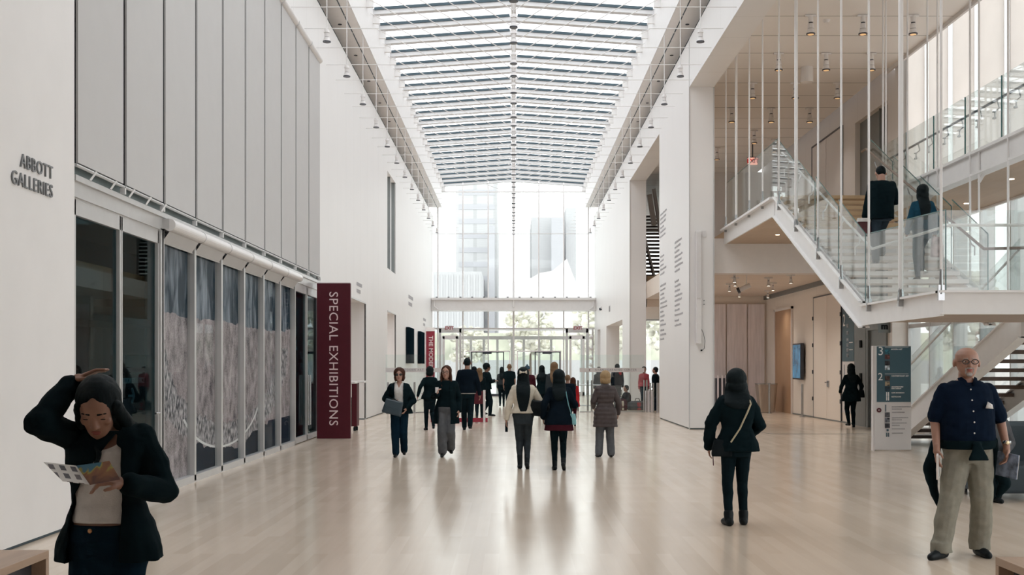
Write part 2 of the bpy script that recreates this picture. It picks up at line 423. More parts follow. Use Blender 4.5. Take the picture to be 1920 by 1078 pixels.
# the ridge: king posts and the tie rods that spread from their feet to the eaves
mb = MB(); 
struct('trim_ridge', MB().box(-.07, .07, 19, YE - .1, 11.75, 12.15), M['rafter'])
def tie_set(loc):
    t = thing('roof_truss', 'white king post with thin crossing tie rods below the glass roof', 'truss', loc, 0, 'tie rod trusses along the roof ridge')
    MB().cyl((0, 0, 0), (0, 0, 1.0), .05, n=10).build('post', M['rafter'], t, smooth=True)
    for sx in (-1, 1):
        MB().cyl((0, 0, .06), (sx * 4.03, -7.6, .45), .013, n=5).build('tie_rod', M['rafter'], t)
    return t
tr0 = None
for k in range(0, 30):
    y = YE - .8 - 1.52 * k
    if y < 21: break
    if tr0 is None: tr0 = tie_set((0, y, 11.15))
    else: dup(tr0, (0, y, 11.15))
# spotlights ---------------------------------------------------------
def spot_parts(t, rod, scale=1.0, bodycol='steel', down=True):
    q = scale
    MB().cyl((0, 0, .28 * q), (0, 0, rod), .007 if scale == 1 else .012, n=6).build('rod', M['steel'], t)
    mb = MB(); mb.cyl((0, 0, .12 * q), (0, 0, .22 * q), .055 * q, n=14); mb.cyl((0, 0, .22 * q), (0, 0, .29 * q), .07 * q, .05 * q, n=14)
    mb.cyl((0, 0, .02 * q), (0, 0, .11 * q), .088 * q, .06 * q, n=14)
    bd = mb.build('lamp_body', M['tube'], t)
    mb = MB(); mb.cyl((0, 0, .105 * q), (0, 0, .125 * q), .05 * q, n=14); mb.cyl((0, 0, .0), (0, 0, .025 * q), .092 * q, n=14)
    tag(mb.build('rim', M['darkm'], bd), 'dark lower rim')
for sgn, nm in ((-1, 'mural'), (1, 'pillared')):
    f0 = None
    for k in range(14):
        y = 22.2 + 3.02 * k
        if y > YE - 1: break
        if f0 is None:
            f0 = thing('hanging_spotlight', 'white can spotlight hanging on a thin rod beside the %s wall' % nm, 'spotlight', (sgn * 4.07, y, 8.70), 0, 'spotlights hanging along the %s wall' % nm)
            spot_parts(f0, 1.90, .95)
        else: dup(f0, (sgn * 4.07, y, 8.70))
    f0 = None
    for k in range(28):
        y = 22.2 + MOD * k
        if y > YE - 1: break
        o = MB().cyl((sgn * 2.94, y, 9.0), (sgn * 4.6, y, 9.0), .009, n=6).build('cable_outrigger', M['steel'])
        tag(o, 'thin white horizontal rod sticking out high on the %s wall' % nm, 'rod', 'thin rods sticking out of the %s wall' % nm)
f0 = None
for k in range(16):
    for d in (0, 1.22):
        y = 25.0 - 3.02 * 1 + 3.02 * k + d
        if y > YE - .8: continue
        if f0 is None:
            f0 = thing('ridge_spotlight', 'cream can spotlight hanging on a rod below the roof ridge', 'spotlight', (0, y, 8.95), 0, 'spotlights hanging in a row below the ridge')
            spot_parts(f0, 2.9, 1.0)
        else: dup(f0, (0, y, 8.95))

# right wall, piers and openings -------------------------------------------
mb = MB()
mb.box(XW, 5.21, -8, 30.1, 8.9, 10.15)            # header over the wide opening
mb.box(XW, 5.21, -8, 5.0, 0, 8.9)
mb.box(XW, 5.21, 36.3, 45.5, 8.93, 10.15)
mb.box(XW, 5.21, 45.5, 48.6, .03, 10.15); mb.box(XW, 5.21, 48.6, 57, 3.6, 10.15); mb.box(XW, 5.21, 57, 61, .03, 10.15)
mb.box(XW, 5.21, 61, 63, 3.6, 10.15); mb.box(XW, 5.21, 63, YE, .03, 10.15)
struct('wall_right', mb, M['wall'])
struct('wall_right_pier', MB().box(XW, 5.21, 30.1, 36.3, .03, 10.15), M['pier'], bevel=.015)
mb = MB(); mb.box(XW + .03, 5.18, 30.13, 36.27, 0, .03); mb.box(XW + .03, 5.18, 45.53, 48.57, 0, .03); mb.box(XW + .03, 5.18, 57, 61, 0, .03)
struct('baseboard_right', mb, M['dgap'])
struct('trim_3', MB().box(XW - .012, XW + .012, 30.08, 30.12, 0, 10.1).box(5.19, 5.22, 30.08, 30.11, 0, 8.9).box(XW - .01, XW + .01, 45.48, 45.53, 0, 8.95), M['alu'])
struct('ceiling_gallery', MB().box(4.87, 9.74, -8, 46, 9.39, 10.9), M['gceil'])
struct('ceiling_gallery_far', MB().box(4.87, 9.74, 46, YE, 9.39, 10.9), M['gceil'])
struct('trim_4', MB().box(9.74, 9.80, -8, 30.4, 9.3, 10.4), M['white'])
# second floor slab, its beam and the walkway that runs along the windows
struct('floor_upper', MB().box(5.6, 10, 30.6, 46, 4.95, 5.23).box(7.7, 10, 24.7, 30.6, 4.95, 5.23).box(5.6, 7.7, 24.7, 30.6, 4.95, 5.23).box(5.22, 10, 46, 58, 4.4, 5.23), M['wood'])
struct('trim_5', MB().box(5.22, 9.6, 30.6, 31.1, 4.1, 5.02), M['beam'])
struct('trim_6', MB().box(5.56, 5.6, 24.7, 30.58, 4.86, 5.24).box(5.45, 5.6, 24.66, 30.58, 5.2, 5.25), M['steel'])
struct('trim_7', MB().box(7.74, 7.8, 8, 24.7, 4.86, 5.24).box(7.68, 7.9, 8, 24.7, 5.2, 5.25).box(7.68, 7.9, 8, 24.7, 4.84, 4.88), M['steel'])
struct('ceiling_walkway', MB().box(7.8, 9.6, 8, 24.7, 4.88, 5.2).box(5.62, 9.6, 24.7, 30.6, 4.88, 4.95), M['swood'])
struct('trim_8', MB().box(9.58, 9.64, 8, 30.4, 4.84, 5.25), M['steel'])
struct('ceiling_lobby', MB().box(5.22, 9.6, 31.1, 46, 4.3, 4.95), M['lceil'])
struct('ceiling_far_lobby', MB().box(5.22, 9.6, 46, 58, 4.0, 4.4), M['lceil'])
# lobby walls
struct('wall_lobby', MB().box(9.6, 9.9, 29.6, 44, .03, 4.9), M['beige'])
struct('trim_9', MB().box(9.5, 9.6, 33.0, 44, 4.16, 4.3).box(9.57, 9.6, 32.6, 44, 0, .04), M['elev'])
struct('wall_lobby_end', MB().box(6.9, 9.9, 44, 44.3, 0, 5), M['beige'])
struct('wall_gallery_end', MB().box(5.9, 10, 46.3, 46.6, 5.2, 9.4), M['beigew'])
struct('wall_gallery_side', MB().box(10, 10.2, 33.9, 46.6, 5.2, 10.8).box(10, 10.2, 30.4, 33.9, 8.75, 10.8).box(9.98, 10.2, 29.9, 30.9, 5.2, 9.4), M['beigew'])
struct('trim_10', MB().box(10.15, 10.3, 30.9, 33.9, 5.2, 8.75).box(10.08, 10.12, 31.9, 31.94, 5.2, 8.75), M['elev'])
# brushed steel wall panels at the end of the lobby
for k, (a, b) in enumerate(((6.95, 8.05), (8.1, 8.85), (8.9, 9.52))):
    o = MB().box(a, b, 43.9, 43.98, .05, 4.0).build('steel_wall_panel', M['brushed'], bevel=.01)
    tag(o, ['wide brushed steel wall panel beside the white pier', 'brushed steel wall panel in the middle of three', 'narrow brushed steel wall panel next to the beige wall corner'][k], 'wall panel', 'brushed steel panels in the lobby')
# openings in the lobby wall
t = thing('door_1', None, None, (9.6, 41.05, 0)); t['kind'] = 'structure'
MB().box(9.56, 9.6, 39.8, 42.3, 0, 3.62).build('door_leaf', M['orange'], t, W=True)
MB().box(9.53, 9.6, 42.3, 42.4, 0, 3.7).box(9.53, 9.6, 39.72, 39.8, 0, 3.7).box(9.53, 9.6, 39.72, 42.4, 3.62, 3.7).build('door_frame', M['beam'], t, W=True)
t = thing('door_2', None, None, (9.6, 35.35, 0)); t['kind'] = 'structure'
for a, b in ((33.85, 35.33), (35.37, 36.9)):
    d = MB().box(9.565, 9.6, a, b, .04, 3.8).build('door_leaf', M['beige'], t, W=True)
mb = MB(); mb.box(9.56, 9.602, 33.8, 33.85, 0, 3.84).box(9.56, 9.602, 36.9, 36.95, 0, 3.84).box(9.56, 9.602, 33.8, 36.95, 3.8, 3.84)
mb.build('door_frame', M['darkm'], t, W=True)
for y in (33.8, 36.95):
    for z in (.55, 1.4, 2.25, 3.1):
        MB().box(9.53, 9.57, y - .04, y + .04, z, z + .12).build('hinge', M['darkm'], t, W=True)
MB().box(9.53, 9.57, 35.05, 35.25, 1.02, 1.2).cyl((9.5, 35.1, 1.15), (9.5, 35.3, 1.15), .018).build('door_handle', M['chrome'], t, W=True)
# upper gallery door
t = thing('door_3', None, None, (10, 36.9, 5.23)); t['kind'] = 'structure'
MB().box(9.96, 10, 35.2, 36.88, 5.25, 8.9).box(9.96, 10, 36.92, 38.6, 5.25, 8.9).build('door_leaf', M['beigew'], t, W=True)
MB().box(9.95, 10, 35.12, 35.2, 5.23, 8.96).box(9.95, 10, 38.6, 38.68, 5.23, 8.96).box(9.95, 10, 35.12, 38.68, 8.9, 8.96).build('door_frame', M['darkm'], t, W=True)
# elevator front and directory strip
struct('trim_11', MB().box(9.52, 9.6, 31.3, 32.35, 0, 4.3).box(9.56, 9.6, 29.7, 31.3, 0, 4.3).box(9.5, 9.6, 31.05, 31.2, 0, 4.3).box(9.5, 9.6, 29.7, 31.05, 2.6, 2.75), M['elev'])
t = thing('elevator_call_panel', 'small black call panel on the grey lift front', 'call panel', (9.5, 31.7, 1.1))
MB().box(9.49, 9.52, 31.62, 31.78, 1.0, 1.45).build('plate', M['black'], t, W=True); MB().box(9.49, 9.52, 31.62, 31.78, 2.15, 2.35).build('indicator', M['black'], t, W=True)
MB().ball((9.485, 31.7, 1.1), .012).build('button', M['wtext'], t, W=True)

# balustrade glass material reuse ; east window wall --------------------------------
t = thing('window_2', None, None, (10, 19, 0)); t['kind'] = 'structure'
mbf = MB(); y = 29.3
yy = []
while y > 6: yy.append(y); y -= MOD
for y in yy:
    mbf.box(9.98, 10.12, y - .03, y + .03, 0, 13); mbf.box(10.12, 10.3, y - .012, y + .012, 0, 13)
for z in (0, 2.6, 5.0, 9.9, 12.9): mbf.box(10.0, 10.08, 6, 29.4, z, z + .1)
mbf.build('window_frame', M['alu'], t, W=True)
MB().box(10.04, 10.05, 6, 29.4, 0, 13).build('pane', M['glass'], t, W=True)
struct('wall_east_pier', MB().box(9.6, 10.1, 29.35, 29.62, 0, 5.0), M['beam'])
struct('wall_east_return', MB().box(9.85, 10.2, 29.4, 29.9, 5.0, 13), M['beigew'])
f0 = None
for k, y in enumerate(yy[:-1]):
    if y - MOD < 9: break
    if f0 is None:
        f0 = thing('window_blind', 'tall cream roller blind on the stair windows between bright slits', 'blind', (9.9, y - MOD / 2 - .05, 5.35), 0, 'tall cream blinds on the windows behind the stairs')
        MB().box(-.006, .006, -.60, .60, .03, 7.0).build('fabric', M['eblind'], f0)
        MB().box(-.015, .015, -.60, .60, 0, .03).build('hem_bar', M['alu'], f0)
    else: dup(f0, (9.9, y - MOD / 2 - .05, 5.35))

# end wall ------------------------------------------------------------
t = thing('window_3', None, None, (0, YE, 0)); t['kind'] = 'structure'
mb = MB()
for x in (-4.27, -2.86, -1.43, 0, 1.42, 2.83, 4.22):
    r = .035 if x else .05
    mb.box(x - r, x + r, YE - .12, YE + .1, 0, 12.3)
mb.box(-4.57, 4.57, YE - .05, YE + .05, 11.45, 11.52)
mb.box(-4.57, 4.57, YE - .05, YE + .05, 3.72, 3.8); mb.box(-4.57, 4.57, YE - .03, YE + .03, 9.1, 9.13)
mb.build('window_frame', M['tube'], t, W=True)
MB().box(-4.57, 4.57, YE, YE + .012, 0, 12.2).build('pane', M['glass'], t, W=True)
mb = MB(); mb.box(-4.56, 4.56, YE - 1.3, YE - .06, 4.72, 5.3); mb.box(-4.56, 4.56, YE - 1.45, YE - 1.3, 5.3, 5.42)
struct('trim_canopy', mb, M['steel'])
mb = MB()
for s in (-1, 1): mb.tube([(s * 4.4, YE - 1.4, 5.25), (s * 4.4, YE - 1.4, 4.95), (s * 4.2, YE - 1.4, 4.78)], .03)
mb.cyl((0, YE - 1.34, 4.9), (0, YE - 1.34, 5.4), .05); 
struct('trim_canopy_brackets', mb, M['steel'])
for k in range(14):
    x = -4.25 + 8.5 * k / 13
    o = MB().cyl((x, YE - 1.42, 5.43), (x, YE - 1.42, 5.47), .06, n=8).build('canopy_lamp', M['darkm'])
    tag(o, 'tiny dark lamp on the ledge over the entrance doors', 'lamp', 'tiny lamps on the entrance ledge')
# swing doors either side, with exit signs
for n, (x0, x1, dsc) in enumerate(((-4.15, -2.9, 'the THE MODERN WING sign'), (2.9, 4.15, 'the small side portals'))):
    t = thing('door_%d' % (4 + n), None, None, ((x0 + x1) / 2, YE - 1.0, 0)); t['kind'] = 'structure'
    mb = MB(); yy0, yy1 = YE - 1.05, YE - .95
    mb.box(x0, x0 + .12, yy0, yy1, 0, 3.72).box(x1 - .12, x1, yy0, yy1, 0, 3.72).box(x0, x1, yy0, yy1, 3.5, 3.72)
    mb.build('door_frame', M['alu'], t, W=True)
    mb = MB(); mb.box(x0 + .2, x0 + .32, yy0, yy1, 0, 3.3).box(x1 - .32, x1 - .2, yy0, yy1, 0, 3.3).box(x0 + .2, x1 - .2, yy0, yy1, 3.15, 3.35).box(x0 + .2, x1 - .2, yy0, yy1, 0, .2)
    mb.build('door_leaf', M['tube'], t, W=True)
    xs = (x0 + x1) / 2 + (-.05 if n == 0 else .05)
    e = thing('exit_sign', 'small white exit sign with red letters over the door beside %s' % dsc, 'exit sign', (xs, YE - 1.08, 3.62))
    MB().box(-.2, .2, -.03, .03, 0, .26).build('housing', M['white'], e)
    text('lettering', 'EXIT', .25, (xs, YE - 1.115, 3.745), (PI / 2, 0, 0), M['red2'], e, align='CENTER', bold=.006)
# vestibule frames behind the glass
struct('trim_vestibule', MB().box(-4.5, 4.5, YE + 2.5, YE + 2.6, 3.2, 3.4).box(-4.5, 4.5, YE + .1, YE + 2.6, 3.72, 3.76), M['tube'])
mb = MB()
for x in (-4.2, -3.3, -2.5, -1.75, -.95, -.1, .6, 1.5, 2.2, 3.1, 4.0): mb.box(x - .07, x + .07, YE + 2.45, YE + 2.6, 0, 3.3)
struct('trim_vestibule_posts', mb, M['tube'])
# two glass draught enclosures in front of the revolving doors
for n, (x0, x1) in enumerate(((-2.62, -.2), (.2, 2.6))):
    t = thing('glass_door_portal', ['dark framed glass door portal nearer the red sign side of the entrance', 'dark framed glass door portal nearer the pillar side of the entrance'][n], 'door portal', ((x0 + x1) / 2, YE - 2.1, 0), 0, 'dark framed entrance portals')
    mb = MB(); yy0, yy1 = YE - 2.15, YE - 2.05
    mb.box(x0, x1, yy0, yy1, 2.42, 2.48); mb.box(x0, x0 + .035, yy0, yy1, 0, 2.45); mb.box(x1 - .035, x1, yy0, yy1, 0, 2.45)
    mb.build('frame', M['brushed'], t, W=True)
    a = x0 + .3 if n == 0 else x0 + .95; b = x1 - .38 if n == 0 else x1 - .1
    mb = MB(); mb.box(a, a + .06, yy0, yy1, 0, 2.42); mb.box(b, b + .06, yy0, yy1, 0, 2.42); mb.box(a, b, yy0, yy1, 2.38, 2.43)
    mb.box(a, b, yy0, yy1, 0, .12)
    mb.build('door_stile', M['darkm'], t, W=True)
    MB().box((a + b) / 2 - .25, (a + b) / 2 + .25, yy0 - .03, yy1, 2.3, 2.42).build('door_closer', M['darkm'], t, W=True)
    MB().box(x0 + .04, x1 - .04, yy0 + .04, yy0 + .05, 0, 2.42).build('pane', M['glass'], t, W=True)
# windows of the east wing beyond the piers
t = thing('window_4', None, None, (7.6, YE, 0)); t['kind'] = 'structure'
mb = MB()
for x in (5.3, 6.8, 8.3, 9.8): mb.box(x - .04, x + .04, YE - .1, YE + .1, 0, 9.4)
for z in (0, 4.2, 9.2): mb.box(5.21, 10, YE - .1, YE + .1, z, z + .3)
mb.build('window_frame', M['alu'], t, W=True)
MB().box(5.21, 10, YE, YE + .012, 0, 9.4).build('pane', M['glass'], t, W=True)
struct('wall_east_far', MB().box(10, 10.2, 46.6, YE, 0, 9.4), M['wallp'])
# a second open stair far behind the piers
t = thing('staircase', 'distant open staircase of dark slats seen between the white piers', 'staircase', (6.4, 50, 5.23))
for k in range(17):
    y = 48.5 + .35 * k; z = 5.4 + .2 * k
    MB().box(5.4, 7.6, y, y + .34, z, z + .08).build('tread', M['tread2'], t, W=True)
MB().bar((5.9, 48.3, 5.2), (5.9, 54.5, 8.8), .06, .3).bar((7.5, 48.3, 5.2), (7.5, 54.5, 8.8), .06, .3).build('stringer', M['beam'], t, W=True)
MB().bar((6.05, 50, 9.3), (6.5, 50.2, 6.6), .12, .12).bar((5.75, 49, 8.9), (5.95, 49, 7.6), .2, .2).build('brace', M['beam'], t, W=True)
# slab edge seen there
struct('trim_12', MB().box(5.22, 5.3, 46, 58, 4.0, 5.25), M['elev'])

# ---------------------------------------------------------------- outdoors
def tower(label, x0, x1, y, z1, m, bands=0, depth=40, z0=0):
    t = thing('office_tower', label, 'building', ((x0 + x1) / 2, y, z0))
    MB().box(x0, x1, y, y + depth, z0, z1).build('wall', m, t, W=True)
    if bands:
        mb = MB(); z = z0 + 6
        while z < z1 - 2: mb.box(x0 + 1, x1 - 1, y - .15, y, z, z + 1.8); z += 5
        mb.build('window_band', M['bldB'], t, W=True)
    return t
tower('pale tall office block with ribbon windows seen through the end window', -20, -5.5, 402, 140, M['bldA'], 1)
o = tower('low striped podium block beside the tall pale tower', -25, -10, 360, 31, M['bldC'])
mb = MB()
for k in range(9): mb.box(-24.4 + 1.7 * k, -23.8 + 1.7 * k, 359.7, 360, 2, 30)
mb.build('window_strip', M['bldC'], o, W=True)
tower('slim grey tower standing by itself near the centre of the end window', -8.4, -6.4, 390, 49, M['bldB'], depth=8)
tower('wide pale tower seen over the white tent roof', 6.2, 13, 400, 53, M['bldC'])
tower('darker grey tower in front of the wide pale one', 12.8, 17.2, 392, 52, M['bldB'], depth=5)
tower('thin tower furthest along behind the white tent roof', 18, 21.5, 398, 56, M['bldC'])
o = MB().prism([(-1.7, 250, 5), (-1.7, 250, 19.3), (3.9, 250, 20.7), (5.6, 250, 21.7), (8.4, 250, 22.2), (11.5, 250, 24.8), (12.7, 250, 21.6), (14, 250, 18.5), (17, 250, 16.7), (17, 250, 5)], (0, 10, 0)).build('tent_roof', M['white'])
tag(o, 'peaked white tent roof outside in front of the grey towers', 'roof')
o = MB().box(-30, 40, 110, 111, -.2, 2.2).build('garden_wall', M['bldC']); tag(o, 'low pale garden wall across the park outside the doors', 'wall')
def tree(x, y, h, label, seed):
    rnd = random.Random(seed)
    t = thing('park_tree', label, 'tree', (x, y, -.02), 0, 'pale trees outside the end doors')
    MB().cyl((0, 0, 0), (0, 0, h * .5), .14, .08).build('trunk', M['tread2'], t)
    mb = MB()
    for k in range(130):
        a = rnd.random() * 2 * PI; r = rnd.random() ** .5 * h * .3; z = h * (.38 + .55 * rnd.random())
        mb.ball((r * math.cos(a), r * math.sin(a), z), (h * .045 * (.6 + rnd.random()), h * .045, h * .035 * (.6 + rnd.random())), n=6, m=4)
    mb.build('crown', M['leaf'], t)
for k, (x, y, h) in enumerate(((-9, 100, 6.5), (-4, 104, 5.5), (1.5, 103, 7), (7, 97, 7.5), (12.5, 93, 8), (18.5, 90, 8.5), (19, 76, 7), (23, 60, 7), (26, 45, 7.5), (25, 33, 7), (27, 22, 7))):
    tree(x, y, h, 'pale leafy park tree standing outside beyond the glass', k)
MB().box(-30, 45, 118, 140, -.1, 5).build('grass_bank', mat('pale_grass', (.60, .61, .50), .9, var=.3, scale=.4))['kind'] = 'structure'  # pale grass colour with random tone

# ---------------------------------------------------------------- storefront on the left
xg = -XW
struct('trim_15', MB().box(-4.70, -4.60, Yg0, Yg1, 3.60, 3.76), M['header'])
struct('wall_left_glass_header', MB().box(-5.0, -4.62, Yg0, Yg1, 3.62, 3.66), M['alu'])
t = thing('window_5', None, None, (-4.6, 19.5, 0)); t['kind'] = 'structure'
mb = MB()
mb.box(-4.66, -4.53, Yg0, Yg1, 3.40, 3.56); mb.box(-4.70, -4.50, Yg0, Yg1, 3.56, 3.62)
mb.box(-4.66, -4.53, 14.75, 24.03, 0, .1)
for k in range(2, 9): 
    y = Yg0 + .05 + MOD * k
    mb.box(-4.66, -4.53, y - .045, y + .045, .02, 3.42)
mb.box(-4.66, -4.54, Yg0, Yg0 + .07, 0, 3.5); mb.box(-4.66, -4.52, Yg1 - .1, Yg1, 0, 3.6)
for k in range(11):
    y = Yg0 + .05 + MOD * k; pass
mb.build('window_frame', M['alu'], t, W=True)
MB().box(-4.70, -4.69, Yg0, Yg1, 3.6, 8.9).build('pane', M['dglass'], t, W=True)
struct('wall_left_clerestory', MB().box(-4.9, -4.8, Yg0, Yg1, 3.66, 8.9), M['dark'])
def swing(n, ya, yb, dark, gm):
    t = thing('door_%d' % n, None, None, (-4.6, (ya + yb) / 2, 0)); t['kind'] = 'structure'
    ym = (ya + yb) / 2
    for a, b in ((ya, ym), (ym, yb)):
        mb = MB(); x0, x1 = -4.63, -4.55
        mb.box(x0, x1, a + .01, a + .05, .02, 3.38).box(x0, x1, b - .05, b - .01, .02, 3.38).box(x0, x1, a, b, 3.22, 3.40).box(x0, x1, a, b, .02, .14)
        d = mb.build('door_leaf', M['alu'], t, W=True)
        MB().box(-4.60, -4.59, a + .05, b - .05, .14, 3.22).build('pane', gm, d, W=True)
        s = -1 if b == yb else 1
        yh = ym + (.12 if a == ym else -.12)
        if n == 7: MB().cyl((-4.50, yh, .35), (-4.50, yh, 1.45), .018).build('door_handle', M['chrome'], d, W=True)
        else: MB().cyl((-4.51, b - .10 if a < ym else b - .12, 1.05), (-4.51, b - .28, 1.05), .014).build('door_handle', M['chrome'], d, W=True)
    return t
swing(6, 11.98, 14.86, 1, M['dglass'])
swing(7, 24.08, 26.95, 1, M['dglass'])
struct('trim_13', MB().box(-4.66, -4.53, 14.86, 14.98, 0, 3.42), M['alu'])
# track with little stays above the entrance doors
for k in range(5):
    y = 12.3 + k * .62
    o = MB().bar((-4.5, y, 3.62), (-4.45, y + .05, 3.72), .015, .02).build('track_stay', M['steel']); tag(o, 'small white stay on the track above the dark entrance doors', 'bracket', 'small stays above the entrance doors')
# mural panels
def mural_mat():
    m, t, b = nt('stone_mural'); N = t.nodes; L = t.links; b.inputs['Roughness'].default_value = 1; b.inputs['Specular IOR Level'].default_value = 0
    g = N.new('ShaderNodeNewGeometry'); s = N.new('ShaderNodeSeparateXYZ'); L.new(g.outputs['Position'], s.inputs[0])
    def math_(op, a, b_=None, c=None):
        n = N.new('ShaderNodeMath'); n.operation = op
        for i, q in enumerate((a, b_, c)):
            if q is None: continue
            if isinstance(q, (int, float)): n.inputs[i].default_value = q
            else: L.new(q, n.inputs[i])
        return n.outputs[0]
    def noi(sc, det=6, strv=(1, 1, 1), dist=0):
        mp = N.new('ShaderNodeMapping'); mp.inputs['Scale'].default_value = strv; L.new(g.outputs['Position'], mp.inputs[0])
        n = N.new('ShaderNodeTexNoise'); n.inputs['Scale'].default_value = sc; n.inputs['Detail'].default_value = det; n.inputs['Distortion'].default_value = dist
        L.new(mp.outputs[0], n.inputs['Vector']); return n.outputs[0]
    Y, Z = s.outputs['Y'], s.outputs['Z']
    n1 = noi(1.1, 8, (1, 1, 1), .6); n2 = noi(6, 10, (1, 1, .7), .1); n3 = noi(2.2, 6, (1, 2.2, .8), .5); n4 = noi(40, 4)
    # the sky line
    hz = math_('MULTIPLY_ADD', n1, .35, 2.18); sky = math_('GREATER_THAN', Z, hz)
    stone = N.new('ShaderNodeValToRGB'); L.new(math_('ADD', math_('MULTIPLY', n2, .45), math_('ADD', math_('MULTIPLY', n4, .3), math_('MULTIPLY', n1, .25))), stone.inputs[0])
    e = stone.color_ramp.elements; e[0].position = .32; e[0].color = (.02, .02, .03, 1); e[1].position = .68; e[1].color = (.60, .53, .545, 1)
    q = stone.color_ramp.elements.new(.5); q.color = (.33, .29, .30, 1)
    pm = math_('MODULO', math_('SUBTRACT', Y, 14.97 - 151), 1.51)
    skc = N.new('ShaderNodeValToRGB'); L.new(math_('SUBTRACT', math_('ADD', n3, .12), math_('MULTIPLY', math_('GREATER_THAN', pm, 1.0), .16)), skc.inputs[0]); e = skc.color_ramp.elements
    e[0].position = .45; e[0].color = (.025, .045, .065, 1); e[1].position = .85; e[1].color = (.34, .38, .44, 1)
    mx = N.new('ShaderNodeMixRGB'); L.new(sky, mx.inputs[0]); L.new(stone.outputs[0], mx.inputs[1]); L.new(skc.outputs[0], mx.inputs[2])
    # rough bright crust in a big U, and the thin white arc
    dy = math_('DIVIDE', math_('SUBTRACT', Y, 19.0), 4.35); dz = math_('DIVIDE', math_('SUBTRACT', Z, 2.05), 1.55)
    rr = math_('SQRT', math_('ADD', math_('MULTIPLY', dy, dy), math_('MULTIPLY', dz, dz)))
    d1 = math_('ABSOLUTE', math_('SUBTRACT', math_('ADD', rr, math_('MULTIPLY', n2, .16)), 1.05))
    crust = math_('MULTIPLY', math_('LESS_THAN', d1, .12), math_('LESS_THAN', Z, 2.0))
    cr = N.new('ShaderNodeValToRGB'); L.new(noi(16, 8, (1, 1, .6)), cr.inputs[0]); e = cr.color_ramp.elements
    e[0].position = .38; e[0].color = (.04, .05, .06, 1); e[1].position = .66; e[1].color = (.62, .58, .6, 1)
    m2 = N.new('ShaderNodeMixRGB'); L.new(math_('MULTIPLY', crust, .85), m2.inputs[0]); L.new(mx.outputs[0], m2.inputs[1]); L.new(cr.outputs[0], m2.inputs[2])
    below = math_('GREATER_THAN', math_('ADD', rr, math_('MULTIPLY', n1, .3)), 1.27)
    dk = N.new('ShaderNodeMixRGB'); L.new(math_('MULTIPLY', math_('MULTIPLY', below, math_('LESS_THAN', Z, .62)), math_('GREATER_THAN', Y, 16.6)), dk.inputs[0]); L.new(m2.outputs[0], dk.inputs[1])
    dk.inputs[2].default_value = (.02, .03, .045, 1)
    dy2 = math_('DIVIDE', math_('SUBTRACT', Y, 18.6), 2.6); dz2 = math_('DIVIDE', math_('SUBTRACT', Z, 1.30), .93)
    r2 = math_('SQRT', math_('ADD', math_('MULTIPLY', dy2, dy2), math_('MULTIPLY', dz2, dz2)))
    arc = math_('MULTIPLY', math_('LESS_THAN', math_('ABSOLUTE', math_('SUBTRACT', r2, 1)), .018), math_('LESS_THAN', Z, .9))
    m3 = N.new('ShaderNodeMixRGB'); L.new(arc, m3.inputs[0]); L.new(dk.outputs[0], m3.inputs[1]); m3.inputs[2].default_value = (.75, .74, .74, 1)
    L.new(m3.outputs[0], b.inputs['Base Color']); return m
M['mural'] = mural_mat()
names = ['nearest the dark entrance doors', 'second from the dark entrance doors', 'third from the dark entrance doors', 'third from the red sign doors', 'second from the red sign doors', 'nearest the red sign doors']
for k in range(6):
    y = Yg0 + .05 + MOD * (k + 2)
    t = thing('mural_panel', 'tall grey stone mural panel behind glass, %s' % names[k], 'mural panel', (-4.6, y + MOD / 2, .1), 0, None)
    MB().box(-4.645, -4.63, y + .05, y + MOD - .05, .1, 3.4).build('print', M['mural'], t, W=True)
    MB().box(-4.60, -4.595, y + .05, y + MOD - .05, .1, 3.4).build('pane', M['mglass'], t, W=True)
    if k in (1, 3, 4, 5):
        MB().box(-4.594, -4.592, y + .1, y + .2, .2, .215).box(-4.594, -4.592, y + .1, y + .18, .235, .25).build('decal', M['wtext'], t, W=True)
# grey blinds above
f0 = None
for k in range(10):
    y = Yg0 + .05 + MOD * k
    if f0 is None:
        f0 = thing('roller_blind', 'tall grey roller blind high above the mural', 'blind', (-4.53, y + MOD / 2, 3.73), 0, 'tall grey blinds above the mural')
        MB().box(-.012, .012, -.70, .70, .03, 5.02).build('fabric', M['blind'], f0)
        MB().cyl((0, -.74, .0), (0, .74, 0), .018, n=10).build('hem_bar', M['alu'], f0)
        MB().cyl((0, -.72, 5.06), (0, .72, 5.06), .085, n=18).build('roller', M['tube'], f0, smooth=False)
        mb = MB(); mb.box(-.03, .03, .70, .738, -.09, -.02).build('clip', M['steel'], f0)
    else: dup(f0, (-4.53, y + MOD / 2, 3.73))
# lower row of rollers with short tilted skirts
f0 = None
for k in range(6):
    y = 14.92 + MOD * k
    if f0 is None:
        f0 = thing('awning_blind', 'white roller with a short grey skirt over the mural', 'blind', (-4.44, y + MOD / 2, 3.47), 0, 'short skirted rollers over the mural')
        mb = MB().cyl((0, -.745, 0), (0, .745, 0), .08, n=22); mb.build('roller', M['tube'], f0)
        MB().cyl((0, .735, 0), (0, .75, 0), .085, n=22).build('collar', M['alu'], f0)
        MB().prism([(-.01, -.69, -.07), (-.01, .70, -.07), (-.12, .72, -.215), (-.12, -.66, -.215)], (.006, 0, .004)).build('skirt', M['blind'], f0)
        MB().cyl((-.12, -.73, -.22), (-.12, .75, -.22), .010, n=8).build('hem_bar', M['alu'], f0)
        MB().box(-.14, .0, -.752, -.742, -.05, .08).build('bracket', M['alu'], f0)
    else: dup(f0, (-4.44, y + MOD / 2, 3.47))
